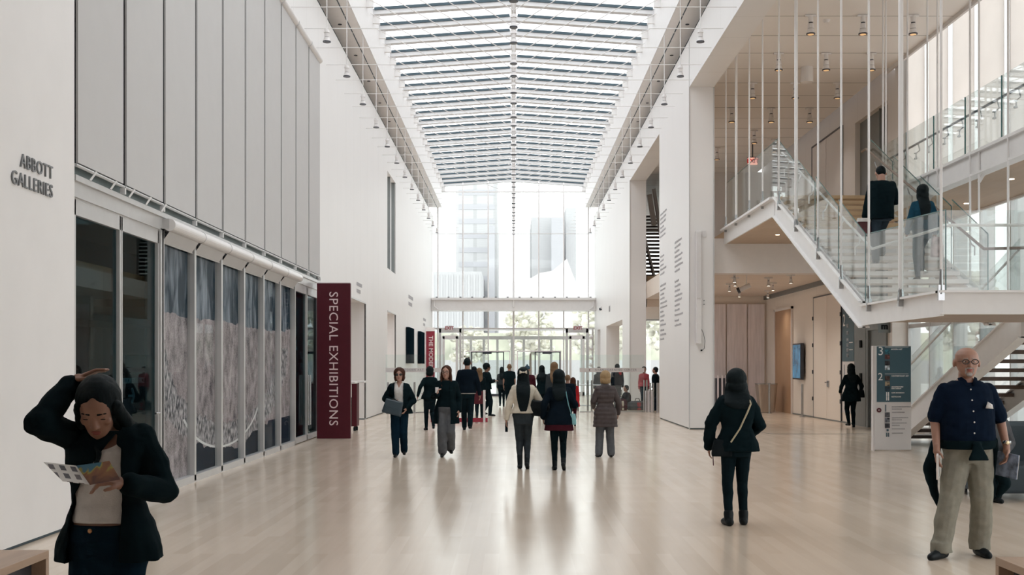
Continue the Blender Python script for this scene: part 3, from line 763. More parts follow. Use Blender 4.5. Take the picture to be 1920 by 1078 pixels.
# dark gallery behind the first doors: a notice board and a pale plinth seen through the glass
t = thing('notice_board', 'dark entrance notice with a white arrow behind the glass doors', 'sign', (-4.92, 14.8, 0))
MB().box(-4.95, -4.9, 14.2, 15.4, .0, 1.78).build('panel', M['darkglass'], t, W=True)
text('lettering', 'EXHIBITION ENTRANCE', .095, (-4.89, 14.80, 1.46), (PI / 2, 0, PI / 2), M['wtext'], t, align='CENTER', bold=.003)
mb = MB(); mb.bar((-4.88, 14.68, 1.27), (-4.88, 14.88, 1.27), .02, .03).bar((-4.88, 14.80, 1.36), (-4.88, 14.88, 1.27), .02, .03).bar((-4.88, 14.80, 1.18), (-4.88, 14.88, 1.27), .02, .03)
mb.build('arrow', M['wtext'], t, W=True)
t = thing('display_case', 'pale display ledge inside the dark gallery behind the glass doors', 'display', (-6.5, 14, 0))
MB().box(-7.2, -6.0, 12.5, 20, 2.3, 2.42).box(-7.2, -7.1, 12.5, 20, 0, 3.3).build('ledge', M['elev'], t, W=True)
# second doors: dark interior boards with the exhibition title
t = thing('title_board', 'black exhibition title board behind the far glass doors', 'sign', (-4.75, 25.5, 0))
MB().box(-4.80, -4.76, 24.15, 26.9, .1, 3.35).build('panel', M['darkglass'], t, W=True)
text('lettering', 'MARTIN\nPURYEAR', .30, (-4.755, 24.85, 2.25), (PI / 2, 0, PI / 2), M['wtext'], t, align='CENTER', bold=.012, sx=.85)
tag(text('lettering', 'MULTIPLE\nDIMENSIONS', .26, (-4.755, 26.15, 1.75), (PI / 2, 0, PI / 2), M['text_dim'], t, align='CENTER', sx=.8), 'dim grey second line of lettering')

# wall lettering
def lettering(label, lines, size, loc, rz, m, align='LEFT', ext=.01, bold=.0, sp=1.0):
    o = text('wall_lettering', lines, size, loc, (PI / 2, 0, rz), m, None, ext=ext, align=align, bold=bold, space=sp)
    return tag(o, label, 'lettering')
def faint(label, y0, z0, L_, h_, n):
    t = thing('wall_lettering', label, 'lettering', (-4.565, y0, z0 - .5)); rnd = random.Random(int(y0))
    for k in range(n):
        mb = MB(); y = y0; z = z0 - k * h_ * 2
        while y < y0 + L_ * (1 - .25 * k): ww = h_ * (.35 + .4 * rnd.random()); mb.box(-4.568, -4.562, y, y + ww, z, z + h_); y += ww + h_ * .3
        mb.build('text_line', M['donor'], t, W=True)
lettering('grey metal letters reading ABBOTT GALLERIES on the nearest white wall', 'ABBOTT\nGALLERIES', .18, (-4.492, 11.28, 3.43), PI / 2, M['grey_letter'], 'RIGHT', ext=.007, sp=1.12)
faint('pale grey letters above the first portal beside the dark red sign', 33.7, 4.0, 1.1, .10, 2)
faint('small grey two-line lettering high on the wall above the two screens', 50.3, 4.6, 2.2, .15, 2)
faint('small grey lettering on the wall above the THE MODERN WING sign', 58.5, 3.95, 1.6, .13, 2)
lettering('small grey letters above the small portal beyond the second pier', '1011', .42, (4.565, 55.5, 4.35), -PI / 2, M['text_dim'], ext=.003)

# donor texts on the pier: columns of unreadable grey lines, drawn as narrow strips of broken strokes
def donor(label, y0, blocks, wmax):
    rnd = random.Random(int(y0 * 10)); t = thing('donor_lettering', label, 'lettering', (4.565, y0, blocks[-1][0] - 1))
    for z0, nl in blocks:
        for k in range(nl):
            mb = MB(); z = z0 - .135 * k; L_ = wmax * (.45 + .55 * rnd.random()); y = y0
            while y > y0 - L_:
                ww = .03 + .05 * rnd.random(); mb.box(4.562, 4.568, y - ww, y, z, z + (.045 if rnd.random() < .7 else .06)); y -= ww + .016
            mb.build('text_line', M['donor'], t, W=True)
donor('column of fine grey donor lettering at the corner end of the white pier', 32.8, [(5.1, 7), (4.0, 8), (2.95, 6)][:2] + [(2.9, 2)], 1.6)
donor('column of fine grey donor lettering at the far end of the white pier', 36.0, [(6.3, 6), (5.0, 5), (4.1, 10), (2.72, 3)], 1.5)
# ================================================================ SIGNS AND SMALL FURNITURE
t = thing('banner_sign', 'tall dark red standing sign reading SPECIAL EXHIBITIONS', 'sign', (-4.09, 26.35, 0))
MB().box(-4.47, -3.71, 26.3, 26.42, .0, 3.53).build('panel', M['red'], t, W=True, bevel=.004)
MB().box(-4.47, -3.71, 26.3, 26.42, 3.53, 3.55).build('cap', M['tube'], t, W=True)
text('lettering', 'SPECIAL EXHIBITIONS', .285, (-4.10, 26.295, 3.34), (PI / 2, PI / 2, 0), M['letter'], t, ext=.003, sx=1.02, space=1.08)
t = thing('banner_sign', 'bright red standing sign reading THE MODERN WING near the entrance', 'sign', (-4.37, 60.5, 0))
MB().box(-4.57, -4.13, 60.5, 60.7, 0, 3.46).build('panel', M['red2'], t, W=True)
MB().box(-4.57, -4.13, 60.48, 60.7, 3.46, 3.66).build('cap', M['soffit'], t, W=True)
text('lettering', 'THE MODERN WING', .30, (-4.33, 60.49, 3.22), (PI / 2, PI / 2, 0), M['letter'], t, ext=.003, bold=.006)
for k, y in enumerate((49.1, 55.1)):
    t = thing('wall_screen', ['wide black wall screen with white edge, nearer the second portal', 'wide black wall screen with white edge, nearer the red entrance sign'][k], 'screen', (-4.5, y + 1.4, 1.72))
    MB().box(-4.56, -4.44, y, y + 2.8, 1.74, 3.32).build('housing', M['tube'], t, W=True, bevel=.03)
    MB().box(-4.555, -4.425, y - .02, y + 2.45, 1.76, 3.30).build('screen', M['screen'], t, W=True)
# two slim floor kiosks in the first portal
for k, y in enumerate((27.9, 29.3)):
    t = thing('ticket_kiosk', ['slim dark red self service kiosk just behind the big red sign', 'slim dark red self service kiosk at the edge of the first portal'][k], 'kiosk', (-4.1, y, 0))
    x = -4.12 + .04 * k
    MB().box(x - .02, x + .11, y, y + .45, .12, 1.22).build('body', M['red'], t, W=True, bevel=.01)
    MB().box(x - .12, x - .02, y - .02, y + .45, .12, .85).build('side_panel', M['chrome'], t, W=True)
    MB().box(x - .2, x + .3, y - .05, y + .45, 1.22, 1.27).build('top', M['tube'], t, W=True, bevel=.01)
    for yy in (y + .05, y + .4): MB().cyl((x + .02, yy, .05), (x + .08, yy, .05), .05, n=10).bar((x + .05, yy, .05), (x + .05, yy, .13), .03, .03).build('caster', M['black'], t, W=True)
t = thing('litter_bin', 'low grey steel bin with a rounded lid inside the first portal', 'bin', (-4.9, 31.5, 0))
MB().loft([(-4.75, 31.5, 0, .3, .3), (-4.75, 31.5, 1.15, .3, .3)], p=6).build('body', M['brushed'], t, W=True)
MB().loft([(-4.75, 31.5, 1.15, .34, .34), (-4.75, 31.5, 1.22, .36, .36), (-4.75, 31.5, 1.27, .3, .3)], p=6).build('lid', M['chrome'], t, W=True)

# directory stand 3 / 2 / 1
X0, X1, YD = 7.02, 7.73, 22.5
t = thing('directory_sign', 'standing floor directory, slate blue above and white below, beside the stairs', 'sign', (7.37, 22.6, 0))
MB().box(X0, X1, YD, YD + .14, 0.02, 2.04).build('panel', M['white'], t, W=True, bevel=.004)
MB().box(X0 + .04, X1 - .01, YD - .006, YD, .95, 2.03).build('blue_field', M['slate'], t, W=True)
MB().box(X0 - .03, X0 + .005, YD + .02, YD + .12, 0, 2.04).build('edge', M['tube'], t, W=True)
fr = (PI / 2, 0, 0); yt = YD - .01
def dtext(s, px, py, size, m, **k): 
    p = P(px, py, YD); text('lettering', s, size, (p.x, yt, p.z), fr, m, t, ext=.001, **k)
dtext('3', 1645.5, 659, .235, M['wtext']); dtext('2', 1645.5, 707, .205, M['wtext'])
dtext('1', 1655.5, 766, .2, M['slate'])
dtext('MODERN ART', 1670.5, 655, .034, M['wtext'], bold=.001); dtext('CONTEMPORARY ART', 1671, 705, .036, M['wtext'], sx=.92, bold=.001)
dtext('ARCHITECTURE\nAND DESIGN', 1671, 727, .032, M['wtext'], bold=.001); dtext('CAFE MODERNO', 1671, 736.5, .033, M['wtext'], bold=.001); dtext('RESTROOMS', 1671, 744, .033, M['wtext'], bold=.001)
for py, L_ in ((762.5, .40), (767, .20), (773, .26), (783, .33), (787, .20), (793, .32), (797.5, .16), (804, .28), (812, .24)):
    p = P(1672, py, YD); mb = MB(); x = p.x; rnd = random.Random(int(py))
    while x < p.x + L_ * .9: ww = .010 + .012 * rnd.random(); mb.box(x, x + ww, yt, YD - .006, p.z - .011, p.z + .011); x += ww + .006
    mb.build('text_line', M['donor'], t, W=True)
mb = MB()
for py in (651, 701): 
    a = P(1659, py, YD); b = P(1703, py, YD); mb.box(a.x, b.x, yt, YD - .006, a.z - .003, a.z + .003)
mb.build('rule', M['wtext'], t, W=True)
pics = [('teal', (.02, .14, .2), 660), ('maroon', (.12, .04, .04), 669), ('dark', (.03, .03, .04), 681), ('pale', (.4, .45, .5), 689), ('portrait', (.05, .03, .03), 709), ('sand', (.25, .2, .14), 719.5), ('navy', (.01, .03, .05), 729),
        ('figure', (.06, .06, .07), 777.5), ('grey', (.12, .13, .15), 787.5), ('charcoal', (.04, .04, .05), 798)]
for nme, c, py in pics:
    a = P(1663.5, py, YD); mb = MB()
    mb.box(a.x - .047, a.x + .047, YD - .012, YD - .006, a.z - .045, a.z + .045).build('picture', mat('picture_' + nme, c, .5, var=.9, scale=22), t, W=True)
for py, m in ((739, 'wtext'), (747, 'wtext'), (815, 'slate')):
    a = P(1664, py, YD); mb = MB()
    for d in (-.018, .018): mb.cyl((a.x + d, YD - .012, a.z + .03), (a.x + d, YD - .006, a.z + .03), .011, n=10).box(a.x + d - .01, a.x + d + .01, YD - .012, YD - .006, a.z - .04, a.z + .02)
    mb.build('pictogram', M[m], t, W=True)
a = P(1664, 806.5, YD); MB().box(a.x - .02, a.x + .02, YD - .012, YD - .006, a.z - .02, a.z + .02).build('pictogram', M['slate'], t, W=True)
a = P(1648, 769, YD); MB().cyl((a.x, YD - .012, a.z), (a.x, YD - .004, a.z), .045, n=24).build('red_dot', M['red'], t, W=True)
MB().box(a.x - .018, a.x + .018, YD - .016, YD - .012, a.z + .008, a.z + .014).box(a.x - .018, a.x + .018, YD - .016, YD - .012, a.z - .014, a.z - .008).box(a.x - .018, a.x - .012, YD - .016, YD - .012, a.z - .014, a.z + .014).box(a.x + .012, a.x + .018, YD - .016, YD - .012, a.z - .014, a.z + .014).build('pictogram', M['letter'], t, W=True)

# directory strip on the lobby wall
t = thing('wall_directory', 'tall slate blue floor directory strip on the beige lobby wall beside the double door', 'sign', (9.58, 33.1, 1.77))
MB().box(9.57, 9.6, 32.55, 33.7, 1.78, 4.1).build('panel', M['slate'], t, W=True)
MB().box(9.57, 9.6, 32.55, 33.7, .3, 1.77).build('white_field', M['white'], t, W=True)
for s, z in (('3', 3.75), ('2', 2.95)):
    text('lettering', s, .5, (9.562, 33.62, z), (PI / 2, 0, -PI / 2), M['wtext'], t, ext=.001)
text('lettering', '1', .5, (9.562, 33.62, 1.5), (PI / 2, 0, -PI / 2), M['slate'], t, ext=.001)
mb = MB()
for z in (3.6, 3.4, 3.2, 2.8, 2.6, 2.4, 2.25, 2.1, 1.95): mb.box(9.562, 9.57, 33.05, 33.25, z - .05, z + .05)
mb.build('picture', mat('wall_pictures', (.2, .22, .25), .5, var=.8, scale=9), t, W=True)
MB().box(9.562, 9.57, 32.6, 33.0, 3.02, 3.05).box(9.562, 9.57, 32.6, 33.0, 3.08, 3.09).box(9.562, 9.57, 32.65, 33.0, 2.3, 2.33).box(9.562, 9.57, 32.65, 33.0, 2.1, 2.12).build('rule', M['wtext'], t, W=True)
# digital screen in the lobby
t = thing('information_screen', 'narrow upright blue information screen on the lobby wall beside the oak door', 'screen', (9.4, 38.6, 1.2))
MB().box(9.42, 9.54, 38.0, 39.1, 1.2, 2.4).build('housing', M['darkm'], t, W=True, bevel=.02)
MB().box(9.412, 9.42, 38.05, 39.05, 1.25, 2.35).build('screen', mat('lit_blue_screen', (.05, .16, .27), .2, var=.5, scale=2.5, emit=.6), t, W=True)
MB().box(9.54, 9.598, 38.4, 38.7, 1.6, 2.0).build('bracket', M['darkm'], t, W=True)
# lobby bin, low dark stand, posts
t = thing('litter_bin', 'flared brushed steel bin in the lobby behind the walking black jacket', 'bin', (9.0, 41, 0))
MB().loft([(8.95, 41, .02, .26, .24), (8.95, 41, 1.0, .35, .3)], p=8, n=28).build('body', mat('bin_steel', (.44, .37, .31), .35, metal=.5, var=.1, stretch=(6, 6, .3)), t, W=True)
MB().loft([(8.95, 41, 1.0, .36, .31), (8.95, 41, 1.03, .36, .31)], p=8, n=28).build('rim', M['chrome'], t, W=True)
t = thing('leaflet_stand', 'dark low stand with upright dividers against the steel wall beside the pier', 'stand', (7.75, 42.6, 0))
MB().box(7.4, 8.3, 42.4, 42.9, 0, 1.2).build('body', M['darkm'], t, W=True)
mb = MB()
for k in range(6): mb.box(7.45 + .15 * k, 7.5 + .15 * k, 42.3, 42.4, .15, 1.3)
mb.build('divider', M['brushed'], t, W=True)
def posts(label, lst, grp, Y, z=1.05, r=.04):
    for k, x in enumerate(lst):
        o = MB().cyl((x, Y, 0), (x, Y, z), r, n=12).cyl((x, Y, 0), (x, Y, .02), r * 2.2, n=14).cyl((x, Y, z), (x, Y, z + .01), r * .9, n=12).build('barrier_post', M['chrome'])
        tag(o, label[k] if isinstance(label, list) else label, 'post', grp)
posts('steel post beside the lobby bin', [8.91], None, 40.3)
posts('steel post just in front of the blue information screen', [9.33], None, 37.4)
# glass screens with name bands across the hall
def screen(name, label, x0, x1, Y, s, size, arrow):
    t = thing(name, label, 'glass screen', ((x0 + x1) / 2, Y, 0))
    MB().box(x0, x1, Y, Y + .02, .03, 2.05).build('pane', M['glass'], t, W=True)
    MB().box(x0, x1, Y - .01, Y + .03, 0, .03).build('floor_rail', M['chrome'], t, W=True)
    MB().box(x0, x1, Y - .004, Y, 1.43, 1.58).build('band', mat('frosted_band_' + name, (.62, .60, .60), .5), t, W=True)
    text('lettering', s, size, (x0 + .55 if arrow else x0 + .5, Y - .008, 1.505), fr, M['grey_letter'], t, ext=.001, space=1.25)
    mb = MB(); a = x0 + .32; mb.prism([(a, Y - .006, 1.505), (a + .05, Y - .006, 1.535), (a + .05, Y - .006, 1.475)], (0, .003, 0)); mb.build('arrow', M['red'], t, W=True)
screen('glass_screen', 'low glass screen with a frosted band reading MODERN ART by the screens', -4.5, -2.4, 40.7, 'MODERN ART', .105, True)
screen('glass_screen', 'low glass screen with a frosted band reading RYAN LEARNING CENTER', 2.35, 4.65, 41.2, 'RYAN LEARNING CENTER', .105, True)
posts('slim steel turnstile post near the low glass screen by the mural side', [-4.4, -4.2, -3.47], 'steel posts at the glass screen on the mural side', 40.5, 1.07, .035)
t = thing('turnstile', 'steel turnstile rails between the two glass screens by the blonde visitor', 'turnstile', (2.6, 42.5, 0))
for x in (2.25, 2.36, 2.72, 2.86): MB().cyl((x, 42.4, 0), (x, 42.4, 1.12), .035, n=12).build('post', M['chrome'], t, W=True)
MB().tube([(2.36, 42.4, .95), (3.5, 42.4, .95)], .02).tube([(2.36, 42.4, .2), (3.5, 42.4, .2)], .02).box(1.95, 2.3, 42.3, 42.5, .82, 1.0).build('rail', M['chrome'], t, W=True)
t = thing('turnstile', 'steel turnstile rails in front of the visitors waiting by the white pier', 'turnstile', (4.9, 41.6, 0))
for x in (4.62, 4.72, 4.84, 4.95, 5.12): MB().cyl((x, 41.0, 0), (x, 41.0, 1.15 - .1 * (x > 4.8)), .03 if x < 5.1 else .06, n=12).build('post', M['chrome'], t, W=True)
MB().box(4.8, 5.0, 41.4, 42.2, 0, .75).build('housing', M['brushed'], t, W=True)
# small ticket barrier with a red base behind the walking couple
t = thing('queue_barrier', 'white and red queue barrier behind the man in the dark suit', 'barrier', (-1.6, 33.5, 0))
MB().box(-2.4, -.75, 33.5, 33.56, .02, .14).build('base_rail', M['red2'], t, W=True)
for x in (-1.45, -.85): MB().cyl((x, 33.5, 0), (x, 33.5, .95), .035, n=12).build('post', M['chrome'] if x < -1 else M['tube'], t, W=True)
MB().box(-1.45, -.85, 33.5, 33.53, .55, .92).build('board', M['red'], t, W=True)
# benches
for k, (xa, xb) in enumerate(((-3.62, -3.03), (3.03, 3.62))):
    t = thing('bench', ['oak bench with a dark open side in front of the nearest white wall', 'oak bench with a dark open side near the walking bald man'][k], 'bench', ((xa + xb) / 2, 6.7, 0))
    y0, y1 = (5.2, 7.55) if k == 0 else (5.0, 7.28)
    mb = MB(); mb.box(xa, xb, y0, y1, .40, .45); mb.box(xa, xb, y0, y0 + .05, 0, .40); mb.box(xa, xb, y1 - .05, y1, 0, .40); mb.box(xa, xb, y0, y1, 0, .04)
    mb.build('frame', M['bench'], t, W=True, bevel=.003)
    MB().box((xa + xb) / 2 - .2, (xa + xb) / 2 + .2, y0 + .05, y1 - .05, .04, .40).build('core', M['darkm'], t, W=True)
# grey sofa at the right
t = thing('sofa', 'dark grey sofa behind the walking bald man', 'sofa', (6.7, 14.6, 0))
MB().box(5.75, 8.6, 14.2, 15.0, .08, .43).build('seat', mat('slate_upholstery', (.045, .065, .08), .7, bump=.1), t, W=True, bevel=.04)
MB().box(5.75, 8.6, 14.85, 15.2, .08, .93).build('backrest', mat('slate_upholstery_back', (.055, .08, .095), .7, bump=.1), t, W=True, bevel=.05)
for x in (5.9, 8.4):
    for y in (14.3, 15.1): MB().cyl((x, y, 0), (x, y, .09), .02, n=8).build('leg', M['darkm'], t, W=True)
# pier light fixture
t = thing('wall_light', 'long white vertical light tube with a loose cable on the pier front', 'light fixture', (4.82, 30.0, 2.2))
MB().box(4.72, 4.86, 29.93, 30.08, 2.22, 5.15).build('housing', M['tube'], t, W=True, bevel=.02)
MB().box(4.74, 4.84, 29.91, 29.93, 3.4, 5.1).build('diffuser', M['white'], t, W=True)
MB().tube([(4.88, 30.06, 2.6), (4.93, 30.06, 2.5), (4.97, 30.06, 2.3), (4.95, 30.06, 2.1), (4.88, 30.06, 2.05)], .006, 6).cyl((4.86, 30.06, 2.05), (4.90, 30.06, 2.06), .02).build('cable', M['black'], t, W=True)
MB().box(4.90, 5.0, 30.07, 30.1, 5.0, 5.16).build('junction_plate', M['white'], t, W=True)
for z in (3.25, 3.35): tag(MB().cyl((4.95, 30.07, z), (4.95, 30.1, z), .012, n=8).build('screw_hole', M['darkm']), 'tiny dark fixing hole on the pier front', 'fixing', 'fixing holes on the pier front')
# camera and fittings
t = thing('security_camera', 'small dome camera on the wall beyond the second pier', 'camera', (4.5, 62, 4.4)); MB().ball((4.5, 60.0, 4.6), .08).build('dome', M['darkm'], t, W=True); MB().box(4.5, 4.57, 59.93, 60.07, 4.6, 4.72).build('mount', M['tube'], t, W=True)
t = thing('coat_tree', 'tall white pole with hooks standing at the end wall by the exit door', 'pole', (4.3, 62.5, 0))
MB().cyl((4.27, 62.5, 0), (4.27, 62.5, 3.7), .05, n=10).build('pole', M['alu'], t, W=True)
for z in (1.7, 2.1, 2.6, 3.2): MB().ball((4.2, 62.5, z), .12, 8, 6).build('lamp', M['tube'], t, W=True)
struct('trim_14', MB().box(-.001, .001, 27.0, 27.01, .0001, .0012).box(6.3, 9.6, 28.03, 28.06, 0, .004).bar((5.95, 29.4, .002), (6.3, 28.04, .002), .03, .004), M['darkm'])
# ceiling spots in the galleries
def cspots(nm, lab, grp, pts, z, sc_=1.0, lampm='warm', power=0):
    f0 = None
    for x, y in pts:
        if f0 is None:
            f0 = thing(nm, lab, 'spotlight', (x, y, z), 0, grp)
            MB().box(-.12, .12, -.03, .03, -.04, 0).build('track_plate', M['steel'], f0)
            bd = MB().cyl((0, 0, -.16 * sc_), (0, 0, -.02), .055 * sc_, n=14).cyl((0, 0, -.30 * sc_), (0, 0, -.19 * sc_), .07 * sc_, .06 * sc_, n=14).cyl((0, 0, -.42 * sc_), (0, 0, -.31 * sc_), .095 * sc_, .065 * sc_, n=14).build('lamp_body', M['tube'], f0)
            tag(MB().cyl((0, 0, -.20 * sc_), (0, 0, -.165 * sc_), .045 * sc_, n=14).cyl((0, 0, -.43 * sc_), (0, 0, -.405 * sc_), .098 * sc_, n=14).build('rim', M['darkm'], bd), 'dark rim')
            MB().cyl((0, 0, -.432 * sc_), (0, 0, -.428 * sc_), .07 * sc_, n=14).build('lens', M[lampm], bd)
        else: dup(f0, (x, y, z))
        if power:
            l = bpy.data.lights.new('spot_beam', 'SPOT'); l.energy = power; l.color = (1, .92, .84); l.spot_size = 2.2; l.spot_blend = .8; l.shadow_soft_size = .08
            o = bpy.data.objects.new('spot_beam', l); o.location = (x, y, z - .47 * sc_); C.objects.link(o)
M['warm'] = mat('warm_lamp_lens', (1, .62, .3), .4, emit=.5)
M['warmb'] = mat('bright_lamp_lens', (1, .8, .6), .4, emit=6)
cs = []
for Y, xs in ((25.5, (1520, 1618, 1712)), (28.6, (1460, 1549, 1634)), (31.6, (1411, 1491, 1570)), (34.7, (1372, 1446, 1518))):
    for px in xs: cs.append(((px - 963) * Y / 2170, Y))
cs += [(7.9, 38.0), (8.9, 39.5), (7.2, 41)]
cspots('ceiling_spotlight', 'white can spotlight under the gallery ceiling above the stairs', 'can spotlights on the upper gallery ceiling', cs, 9.38, 1.0, 'warm', 42)
cspots('lobby_spotlight', 'small white spotlight under the wooden lobby ceiling', 'small spotlights on the lobby ceiling', [(6.6, 34.5), (7.6, 34.5), (8.0, 33.4), (6.9, 37), (8.2, 36.6), (7.8, 40), (8.9, 40.5), (6.3, 33)], 4.29, .6, 'warmb', 62)
t = thing('track_projector', 'black and white track projector tilted under the lobby ceiling', 'projector', (6.75, 33.6, 3.9))
MB().cyl((6.55, 33.6, 3.85), (6.85, 33.5, 3.99), .07, .07, 14).build('body', M['tube'], t, W=True)
MB().cyl((6.50, 33.62, 3.83), (6.57, 33.6, 3.86), .085, n=14).build('hood', M['darkm'], t, W=True)
MB().cyl((6.75, 33.55, 3.95), (6.75, 33.55, 4.3), .012, n=6).build('rod', M['steel'], t, W=True)
for x, y in ((8.1, 30.0), (8.0, 27.0), (9.2, 27.8), (9.0, 23.0), (6.5, 28.5), (8.6, 20)):
    o = MB().cyl((x, y, 4.872), (x, y, 4.885), .05, n=12).build('recessed_light', M['warmb']); tag(o, 'tiny bright round light in the oak soffit', 'light', 'round lights in the oak soffit')
t = thing('exit_sign', 'glowing red exit sign hanging in the dark upper gallery', 'exit sign', (8.25, 40, 8.55))
MB().box(8.1, 8.42, 39.96, 40.04, 8.6, 8.84).build('housing', mat('lit_exit_glass', (.95, .45, .35), .4, emit=.9), t, W=True); text('lettering', 'EXIT', .2, (8.26, 39.95, 8.72), fr, mat('exit_red', (.5, .02, .02), .5, emit=.3), t, align='CENTER', bold=.008)
MB().box(8.08, 8.44, 39.95, 40.05, 8.84, 8.87).cyl((8.26, 40, 8.87), (8.26, 40, 9.39), .02).build('bracket', M['darkm'], t, W=True)
t = thing('ceiling_detector', 'small white detector on the gallery ceiling between spotlights', 'detector', (7.1, 25.6, 9.3)); MB().loft([(7.0, 25.9, 9.33, .05, .05), (7.0, 25.9, 9.39, .09, .09)]).build('dome', M['tube'], t, W=True)
t = thing('ceiling_speaker', 'larger white can hanging alone on the gallery ceiling', 'speaker', (7.3, 30, 9.1)); MB().cyl((7.6, 30, 9.0), (7.6, 30, 9.39), .16, n=18).build('body', M['tube'], t, W=True)
t = thing('restroom_sign', 'small dark square sign with a white pictogram by the lift lobby', 'sign', (9.45, 29.6, 2.6))
p = P(1658, 612, 29.5); MB().box(p.x - .16, p.x + .16, 29.48, 29.54, p.z - .16, p.z + .16).build('plate', M['elev'], t, W=True); text('lettering', 'm', .22, (p.x, 29.47, p.z), fr, M['black'], t, align='CENTER', bold=.01)

# ================================================================ THE STAIRS
st = thing('staircase', 'open white steel staircase with glass balustrades, half landing and hanging rods', 'staircase', (6.6, 18.5, 0))
XL, XR = 5.6, 7.62; ZL, ZU = 2.6, 5.23; YA, YB, YC = 24.7, 18.5, 15.06
def sp(name, mb, m, **k): return mb.build(name, m, st, W=True, **k)
def stringer(x, ya, za, yb, zb, h=.36, w=.05):
    mb = MB(); q = Vector((0, yb - ya, zb - za)).normalized(); 
    mb.prism([(x - w / 2, ya, za), (x - w / 2, yb, zb), (x - w / 2, yb, zb - h), (x - w / 2, ya, za - h)], (w, 0, 0))
    for dz in (0, -h + .02):
        mb.prism([(x - .09, ya, za + dz), (x - .09, yb, zb + dz), (x - .09, yb, zb + dz - .025), (x - .09, ya, za + dz - .025)], (.18, 0, 0))
    return mb
sp('stringer', stringer(XL, YA, ZU + .03, YB, ZL + .08, .42), M['steel'])
sp('stringer', stringer(XR, YA, ZU + .03, YB, ZL + .08, .38), M['steel'])
nst = 16
for k in range(nst):
    f = (k + .5) / nst; y = YB + (YA - YB) * k / nst; z = ZL + (ZU - ZL) * (k + 1) / nst
    sp('tread', MB().box(XL + .04, XR - .04, y - .02, y + (YA - YB) / nst + .04, z - .07, z), M['wood'] if k > 9 else M['tread3'] if 'tread3' in M else M['wood'])
# landing
mb = MB(); mb.box(XL, 10.0, YC, YB, 2.40, 2.58); sp('landing', mb, M['tread3'] if 'tread3' in M else M['wood'])
mb = MB(); mb.box(XL - .03, XL, YC, YB + .05, 2.30, 2.62).box(XL - .09, XL + .06, YC - .03, YB, 2.60, 2.63).box(XL - .03, 10, YC - .03, YC, 2.34, 2.62).box(XL - .09, 10, YC - .09, YC + .06, 2.60, 2.63).box(XL - .05, 10, YC - .05, YC + .06, 2.32, 2.345)
sp('landing_beam', mb, M['steel'])
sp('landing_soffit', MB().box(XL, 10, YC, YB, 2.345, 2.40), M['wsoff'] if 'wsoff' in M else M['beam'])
# lower flight
LX0, LX1 = 8.15, 9.75; YF = 25.6
sp('stringer', stringer(LX0, YB, ZL + .0, YF, .12, .5, .08), M['steel']); sp('stringer', stringer(LX1, YB, ZL, YF, .12, .4), M['steel'])
for k in range(16):
    y = YF - (YF - YB) * (k + 1) / 16; z = ZL * (k + 1) / 16
    sp('tread', MB().box(LX0 + .04, LX1 - .04, y - .03, y + (YF - YB) / 16 + .05, z - .09, z - .02), M['tread2'])
    
sp('base_plate', MB().box(LX0 - .15, LX0 + .15, YF - .5, YF - .1, 0, .1), M['steel'])
# glass balustrades
def gpane(pts, th, ax=0):
    mb = MB(); d = (th, 0, 0) if ax == 0 else (0, th, 0); o = sp('glass_panel', mb.prism(pts, d), M['glassb']); return o
def edge(a, b, r=.006): return sp('glass_edge', MB().bar(a, b, .014, .012), M['gedge'])
n = 4
def zs(y): return ZL + (ZU - ZL) * (y - YB) / (YA - YB)
for x in (XL + .03, XR - .03):
    for k in range(n):
        y0 = YB + (YA - YB) * k / n + .02; y1 = YB + (YA - YB) * (k + 1) / n - .02
        gpane([(x, y0, zs(y0) + .06), (x, y1, zs(y1) + .06), (x, y1, zs(y1) + 1.27), (x, y0, zs(y0) + 1.15)], .012)
        edge((x, y0, zs(y0) + .06), (x, y0, zs(y0) + 1.15)); edge((x, y0, zs(y0) + 1.155), (x, y1, zs(y1) + 1.275))
for k in range(2):
    y0 = YC + (YB - YC) * k / 2 + .02; y1 = YC + (YB - YC) * (k + 1) / 2 - .02
    gpane([(XL + .03, y0, 2.63), (XL + .03, y1, 2.63), (XL + .03, y1, 3.75), (XL + .03, y0, 3.68)], .012); edge((XL + .03, y0, 2.63), (XL + .03, y0, 3.68)); edge((XL + .03, y0, 3.685), (XL + .03, y1, 3.755))
for k in range(3):
    x0 = XL + .05 + k * 1.45; x1 = x0 + 1.41
    gpane([(x0, YC + .03, 2.63), (x1, YC + .03, 2.63), (x1, YC + .03, 3.68), (x0, YC + .03, 3.68)], .012, 1)
for k in range(4):
    y0 = YA + .05 + k * 1.45; y1 = y0 + 1.41
    gpane([(XL + .03, y0, 5.26), (XL + .03, y1, 5.26), (XL + .03, y1, 6.48), (XL + .03, y0, 6.48)], .012); edge((XL + .03, y0, 6.485), (XL + .03, y1, 6.485))
# handrails
def rail(pts, r=.024, m='rail'): return sp('handrail', MB().tube(pts, r, 10), M[m])
hx = XR - .1
rail([(hx, YA + .3, 6.28), (hx, YA, 6.28), (hx, YB, 3.52), (9.0, YB - .1, 3.55), (9.9, YB - .1, 3.55)])
rail([(XL + .13, YA, 6.2), (XL + .13, YB, 3.52), (XL + .13, YC + .15, 3.5), (9.9, YC + .15, 3.5)], .02, 'steel')
for x in (hx, XL + .13):
    for k in range(6):
        y = YB + .6 + k * 1.0; z = zs(y) + .92; q = .1 if x == hx else -.1
        sp('rail_bracket', MB().tube([(x, y, z), (x + q * .4, y, z - .12), (x + q * .9, y, z - .16), (x + q * .9, y, z - .3)], .012, 6), M['chrome' if x == hx else 'steel'])
rail([(LX0 - .08, YF - .2, 1.0), (LX0 - .08, YB, 3.5)], .02, 'alu')
rail([(LX1 - .1, YF - .2, 1.0), (LX1 - .1, YB, 3.5)], .024, 'darkm')
